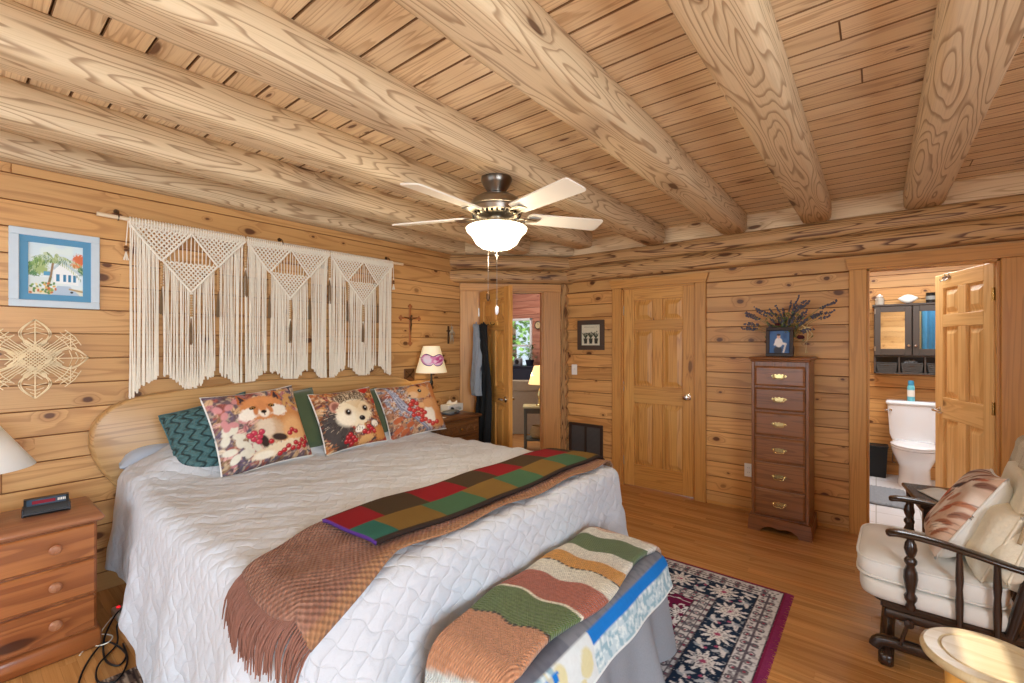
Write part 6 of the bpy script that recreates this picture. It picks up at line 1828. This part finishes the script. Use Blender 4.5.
for y, nm in ((-.30, 'near'), (.30, 'far')):
    a = arm(y, 0).build('arm', W_DARK, gl, ang=50)
    mb = MB(); mb.lathe(post, 16, T(-.215, y, .292)); mb.build('front_post', W_DARK, gl, ang=50)
    for x in (-.06, .05):
        mb = MB(); mb.lathe([(0, 0), (.011, 0), (.014, .10), (.011, .16), (.014, .2), (.010, .312), (0, .312)], 12, T(x, y * 1.03, .282)); mb.build('spindle', W_DARK, gl)
    mb = MB(); mb.sweep([(.09, y * .9, .28), (.155, y * .95, .60), (.215, y * .95, .82), (.25, y * .92, .93)], [.020, .022, .020, .016], 10); mb.build('back_post', W_DARK, gl, ang=50)
    mb = MB(); mb.sweep(spline([(-.34, y * .86, .060), (-.31, y * .86, .095), (-.15, y * .86, .10), (.1, y * .86, .10), (.22, y * .86, .095), (.25, y * .86, .06)], 5), (.022, .026), 10, power=3); mb.build('base_rail', W_DARK, gl, ang=50)
    mb = MB(); mb.sweep([(-.30, y * .86, .235), (.16, y * .86, .235)], (.02, .022), 10, power=3); mb.build('glide_rail', W_DARK, gl)
    for x in (-.22, .12):
        mb = MB(); mb.sweep([(x, y * .95, .235), (x - .03, y * .95, .115)], (.014, .008), 8); mb.lathe([(0, 0), (.018, 0), (.018, .012), (0, .014)], 14, T(x, y * .985, .225) @ RX(90 if y < 0 else -90)); mb.build('glide_arm', W_DARK, gl)
for x in (-.30, .20):
    mb = MB(); mb.box(x - .028, x + .028, -.31, .31, .0, .06, 1, .012); mb.build('foot_bar', W_DARK, gl, ang=50)
mb = MB(); mb.box(-.32, .15, -.285, .285, .258, .292, 1, .008); mb.build('seat_frame', W_DARK, gl)
mb = MB(); mb.rnd = .3; mb.sweep(spline([(.245, -.29, .91), (.262, -.15, .95), (.265, 0, .965), (.262, .15, .95), (.245, .29, .91)], 5), (.016, .04), 10, power=2.6); mb.build('crest_rail', W_DARK, gl, ang=50)
for y in (-.16, -.08, 0, .08, .16):
    mb = MB(); mb.sweep([(.11, y, .29), (.18, y, .6), (.25, y, .94)], [.010, .013, .009], 8); mb.build('back_spindle', W_DARK, gl)
def box_cushion(x0, x1, y0, y1, z0, z1, puff, nx=26, mb=None, M=None):
    """soft box cushion as a closed puffy shell"""
    mb = mb or MB(); cx, cy, cz = (x0 + x1) / 2, (y0 + y1) / 2, (z0 + z1) / 2; hx_, hy_, hz_ = (x1 - x0) / 2, (y1 - y0) / 2, (z1 - z0) / 2
    rings_ = []
    prof = [(.0, 1.0, 1), (.5, 1.0, .85), (.85, 1.0, .3), (.97, .95, .06), (1.0, .8, 0), (1.015, .3, 0), (1.015, -.3, 0), (1.0, -.8, 0), (.97, -.95, .06), (.85, -1, .3), (.5, -1, .5), (0, -1, .6)]
    for k, zz, pf in prof:
        rr = []
        for j in range(40):
            a = 2 * PI * j / 40; ca, sa = math.cos(a), math.sin(a); e = .32
            rr.append((cx + hx_ * k * math.copysign(abs(ca) ** e, ca), cy + hy_ * k * math.copysign(abs(sa) ** e, sa), cz + hz_ * zz + (puff * pf if zz > 0 else -puff * .3 * pf)))
        rings_.append(rr)
    mb.rings(rings_, M=M, cap=False)
    return mb
sc1 = box_cushion(-.41, .10, -.275, .275, .375, .47, .03).build('seat_cushion', CREAM, gl, ang=70)
mb = MB()
for z in (.385, .462): mb.sweep([(-.155 + .258 * math.copysign(abs(math.cos(2 * PI * j / 40)) ** .32, math.cos(2 * PI * j / 40)), .279 * math.copysign(abs(math.sin(2 * PI * j / 40)) ** .32, math.sin(2 * PI * j / 40)), z) for j in range(40)], .006, 6, closed=True)
mb.build('seam_piping', CREAM, sc1, ang=70)
box_cushion(-.40, .12, -.29, .29, .292, .372, .0).build('seat_skirt', CREAM, gl, ang=70)
Mb_ = T(.085, 0, .46) @ RY(14)
box_cushion(-.06, .06, -.26, .26, .0, .46, .0, M=Mb_).build('back_cushion', CREAM2, gl, ang=70)
def glM(x, y, z): return T(.345, 2.98, 0) @ RZ(-2) @ T(x, y, z)
def deer(u, v):
    p = Paint(u, v, '#c9b2a0'); rng = random.Random(31)
    p.speck(4, .45, .7, '#c9a48a', 3, .8); p.speck(6, .55, .8, '#efe3d6', 5, .7)
    for i in range(70):
        x, y = rng.random(), rng.random(); rot = rng.uniform(20, 70)
        p.ell(x, y, rng.uniform(.06, .13), rng.uniform(.015, .035), rng.choice(('#8d5a44', '#b5704c', '#5b3f3a', '#a9856c', '#dccab6', '#b5552f', '#6d4234', '#94502f')), rot, .25, a=.85)
        p.line(x - .08, y - .07, x + .08, y + .07, .004, '#4d3230', .6)
    p.ell(.4, .55, .13, .08, '#c65f34', 30, .25, rag=.4); p.ell(.2, .3, .12, .07, '#b5562f', 60, .3, rag=.4); p.ell(.62, .72, .14, .03, '#3f2d2e', 25, .3); p.ell(.68, .66, .11, .014, '#d9c6b6', 25, .3)
    for x, y in ((.08, .07), (.12, .12), (.05, .14), (.14, .05)): berry(p, x, y, .03)
    p.ell(.1, .1, .02, .012, '#2e4f8a')
    return p.c
cushion('printed_cushion', .48, .45, .16, deer, (FABCOL, CREAM), glM(-.13, .03, .485) @ RZ(-94) @ RX(-30) @ RY(-8), 'square cushion printed with russet leaves leaning in the glider rocker', nu=80, piping=CREAM)
cushion('ivory_cushion', .40, .34, .15, lambda u, v: Paint(u, v, '#e2d9c2').c, (CREAM2, CREAM2), glM(.02, -.06, .485) @ RZ(-92) @ RX(-20) @ RY(6), 'plain ivory cushion behind the printed cushion on the glider rocker', nu=26)
cushion('ivory_cushion', .38, .33, .14, lambda u, v: Paint(u, v, '#e2d9c2').c, (CREAM2, CREAM2), glM(.06, -.14, .485) @ RZ(-88) @ RX(-20) @ RY(-8), 'plain ivory cushion nearest the near arm of the glider rocker', nu=26)
def chk(u, v):
    p = Paint(u * .6, v * .9, '#cbbb9c'); a = np.mod(p.x / .09, 2) < 1; b = np.mod(p.y / .09, 2) < 1
    p.put((a & b).astype(float), '#b09a78'); p.put((~a & ~b).astype(float), '#dccfb4'); return p.c
def drape_back(u, v):
    t = v * .82 - .30
    y = -.30 + .60 * u
    if t < 0: x, z = .20 - .012 + t * .26, 0.975 + t * 1.0
    elif t < .1: a = t / .1 * PI; x, z = .24 - .052 * math.cos(a), 0.985 + .045 * math.sin(a)
    else: x, z = .31 - (t - .1) * .10, 0.985 - (t - .1)
    return (x + .008 * math.sin(u * 18), y, z + .008 * math.sin(u * 13))
mb = MB(); mb.grid(drape_back, 44, 70, chk, lambda u, v: (u * .6, v * .9), M=glM(0, 0, 0))
o = mb.build('checked_blanket', KNITCOL, ang=80, solid=.014); tag(o, 'beige checked blanket draped over the back of the glider rocker', 'blanket')

# side table beyond the rocker
et = thing('end_table', 'small dark end table between the rocker and the bathroom doorway', 'table', (.36, 3.70, 0), R(8))
mb = MB(); mb.box(-.20, .20, -.24, .24, .545, .57, 0, .006); mb.build('tabletop', W_DARK, et)
mb = MB(); mb.box(-.17, .17, -.20, .20, .49, .545, 0, .003); mb.build('apron', W_DARK, et)
for sx in (-.165, .165):
    for sy in (-.2, .2):
        mb = MB(); mb.box(sx - .018, sx + .018, sy - .018, sy + .018, 0, .545, 2, .003); mb.build('leg', W_DARK, et)
mg = thing('magazine', 'open magazine lying on the dark end table behind the printed cushion', 'magazine', (.40, 3.70, .5705), R(24))
for s in (-1, 1):
    mb = MB(); mb.grid(lambda u, v: (s * (u * .17), -.12 + .24 * v, .004 + .022 * math.sin(PI * min(u * 1.15, 1)) * (1 - .3 * u)), 14, 4); mb.build('page', PAGES, mg, ang=80, solid=.003)

# round wooden stool in the foreground
so_ = thing('round_stool', 'round pale wooden stool with turned yellow pine legs in front of the rocker', 'stool', (.275, 2.035, 0), R(0))
mb = MB(); mb.rnd = .2
mb.lathe([(0, .468), (.150, .468), (.160, .474), (.163, .484), (.160, .494), (.152, .4985)], 48, cap=False)
for r0, r1, z0_, z1_ in ((.152, .118, .4985, .499), (.118, .113, .499, .4965), (.113, .108, .4965, .499)):
    c0 = [(r0 * math.cos(2 * PI * j / 48), r0 * math.sin(2 * PI * j / 48), z0_) for j in range(48)]; c1 = [(r1 * math.cos(2 * PI * j / 48), r1 * math.sin(2 * PI * j / 48), z1_) for j in range(48)]
    mb.auto(c0 + c1, [(j, (j + 1) % 48, 48 + (j + 1) % 48, 48 + j) for j in range(48)], 0)
mb.auto([(.108 * math.cos(2 * PI * j / 48), .108 * math.sin(2 * PI * j / 48), .499) for j in range(48)], [tuple(range(48))], 0)
mb.rnd = .2; mb.build('seat', W_STOOL, so_, ang=50)
for k in range(4):
    a = R(218 + 90 * k); 
    mb = MB(); mb.lathe([(0, 0), (.014, 0), (.02, .03), (.016, .06), (.022, .10), (.026, .2), (.018, .26), (.026, .275), (.026, .285), (.020, .295), (.026, .31), (.027, .33), (.020, .345), (.028, .36), (.029, .39), (.030, .468), (0, .468)], 18, T(.098 * math.cos(a), .098 * math.sin(a), 0)); mb.build('leg', W_YPINE, so_, ang=50)
for k in range(4):
    a, b_ = R(218 + 90 * k), R(308 + 90 * k)
    mb = MB(); mb.sweep([(.098 * math.cos(a), .098 * math.sin(a), .13 + .02 * (k % 2)), (.098 * math.cos(b_), .098 * math.sin(b_), .13 + .02 * (k % 2))], .010, 8); mb.build('stretcher', W_YPINE, so_)
# ---------------------------------------------------------------- light
def area(name, loc, rot, sx, sy, e, c):
    l = bpy.data.lights.new(name, 'AREA'); l.shape = 'RECTANGLE'; l.size = sx; l.size_y = sy; l.energy = e; l.color = c
    o = bpy.data.objects.new(name, l); o.location = loc; o.rotation_euler = tuple(R(a) for a in rot); COL.objects.link(o); return o
def point(name, loc, e, c, r=.05):
    l = bpy.data.lights.new(name, 'POINT'); l.energy = e; l.color = c; l.shadow_soft_size = r
    o = bpy.data.objects.new(name, l); o.location = loc; COL.objects.link(o); return o
w = bpy.data.worlds.new('sky'); SC.world = w; w.use_nodes = True
bg = w.node_tree.nodes['Background']; bg.inputs[0].default_value = (.74, .88, 1, 1); bg.inputs[1].default_value = 1.15
area('front_windows', (-1.72, -1.98, 1.32), (90, 0, 0), 2.9, 1.6, 70, (.74, .87, 1))
area('side_window', (RXW + .08, -.45, 1.48), (0, 90, 0), 1.25, 2.3, 185, (.74, .87, 1))
point('fan_bulb', (-1.715, 2.0, 2.0), 24, (1, .86, .66), .09)
point('far_lamp_bulb', (-3.35, 2.95, 1.33), 2.5, (1, .8, .55), .03)
point('hall_lamp_bulb', (-3.72, 5.1, 1.05), 7, (1, .75, .45), .04)
area('hall_fill', (-5.2, 6.4, 3.1), (0, 0, 0), 2, 2, 60, (1, .95, .88))  # added fill, lifts the otherwise dark hall; no fitting modelled
area('bath_fill', (.3, 5.5, 2.48), (0, 0, 0), 1.4, 1.0, 52, (.86, .94, 1))  # added unseen fill that brightens the bathroom
s = bpy.data.lights.new('sun', 'SUN'); s.energy = 7; s.angle = R(.6); s.color = (1, .95, .86)
so = bpy.data.objects.new('sun', s); COL.objects.link(so)
so.rotation_euler = Vector((.75, -.2, .62)).to_track_quat('Z', 'Y').to_euler()

# ---------------------------------------------------------------- camera
cam = bpy.data.cameras.new('camera'); cam.sensor_width = 36; cam.lens = 455 / 1024 * 36
cam.shift_y = 1.5 / 1024
cam.clip_start = .05
co = bpy.data.objects.new('camera', cam); COL.objects.link(co)
co.location = (0, 0, 1.478); co.rotation_euler = (R(90), 0, R(38.67))
SC.camera = co
SC.view_settings.view_transform = 'Standard'; SC.view_settings.look = 'None'
SC.view_settings.gamma = 1; SC.view_settings.use_curve_mapping = False
SC.view_settings.exposure = 0.0
SC.cycles.use_denoising = True
SC.cycles.max_bounces = 8; SC.cycles.diffuse_bounces = 5
SC.cycles.sample_clamp_indirect = 6.0
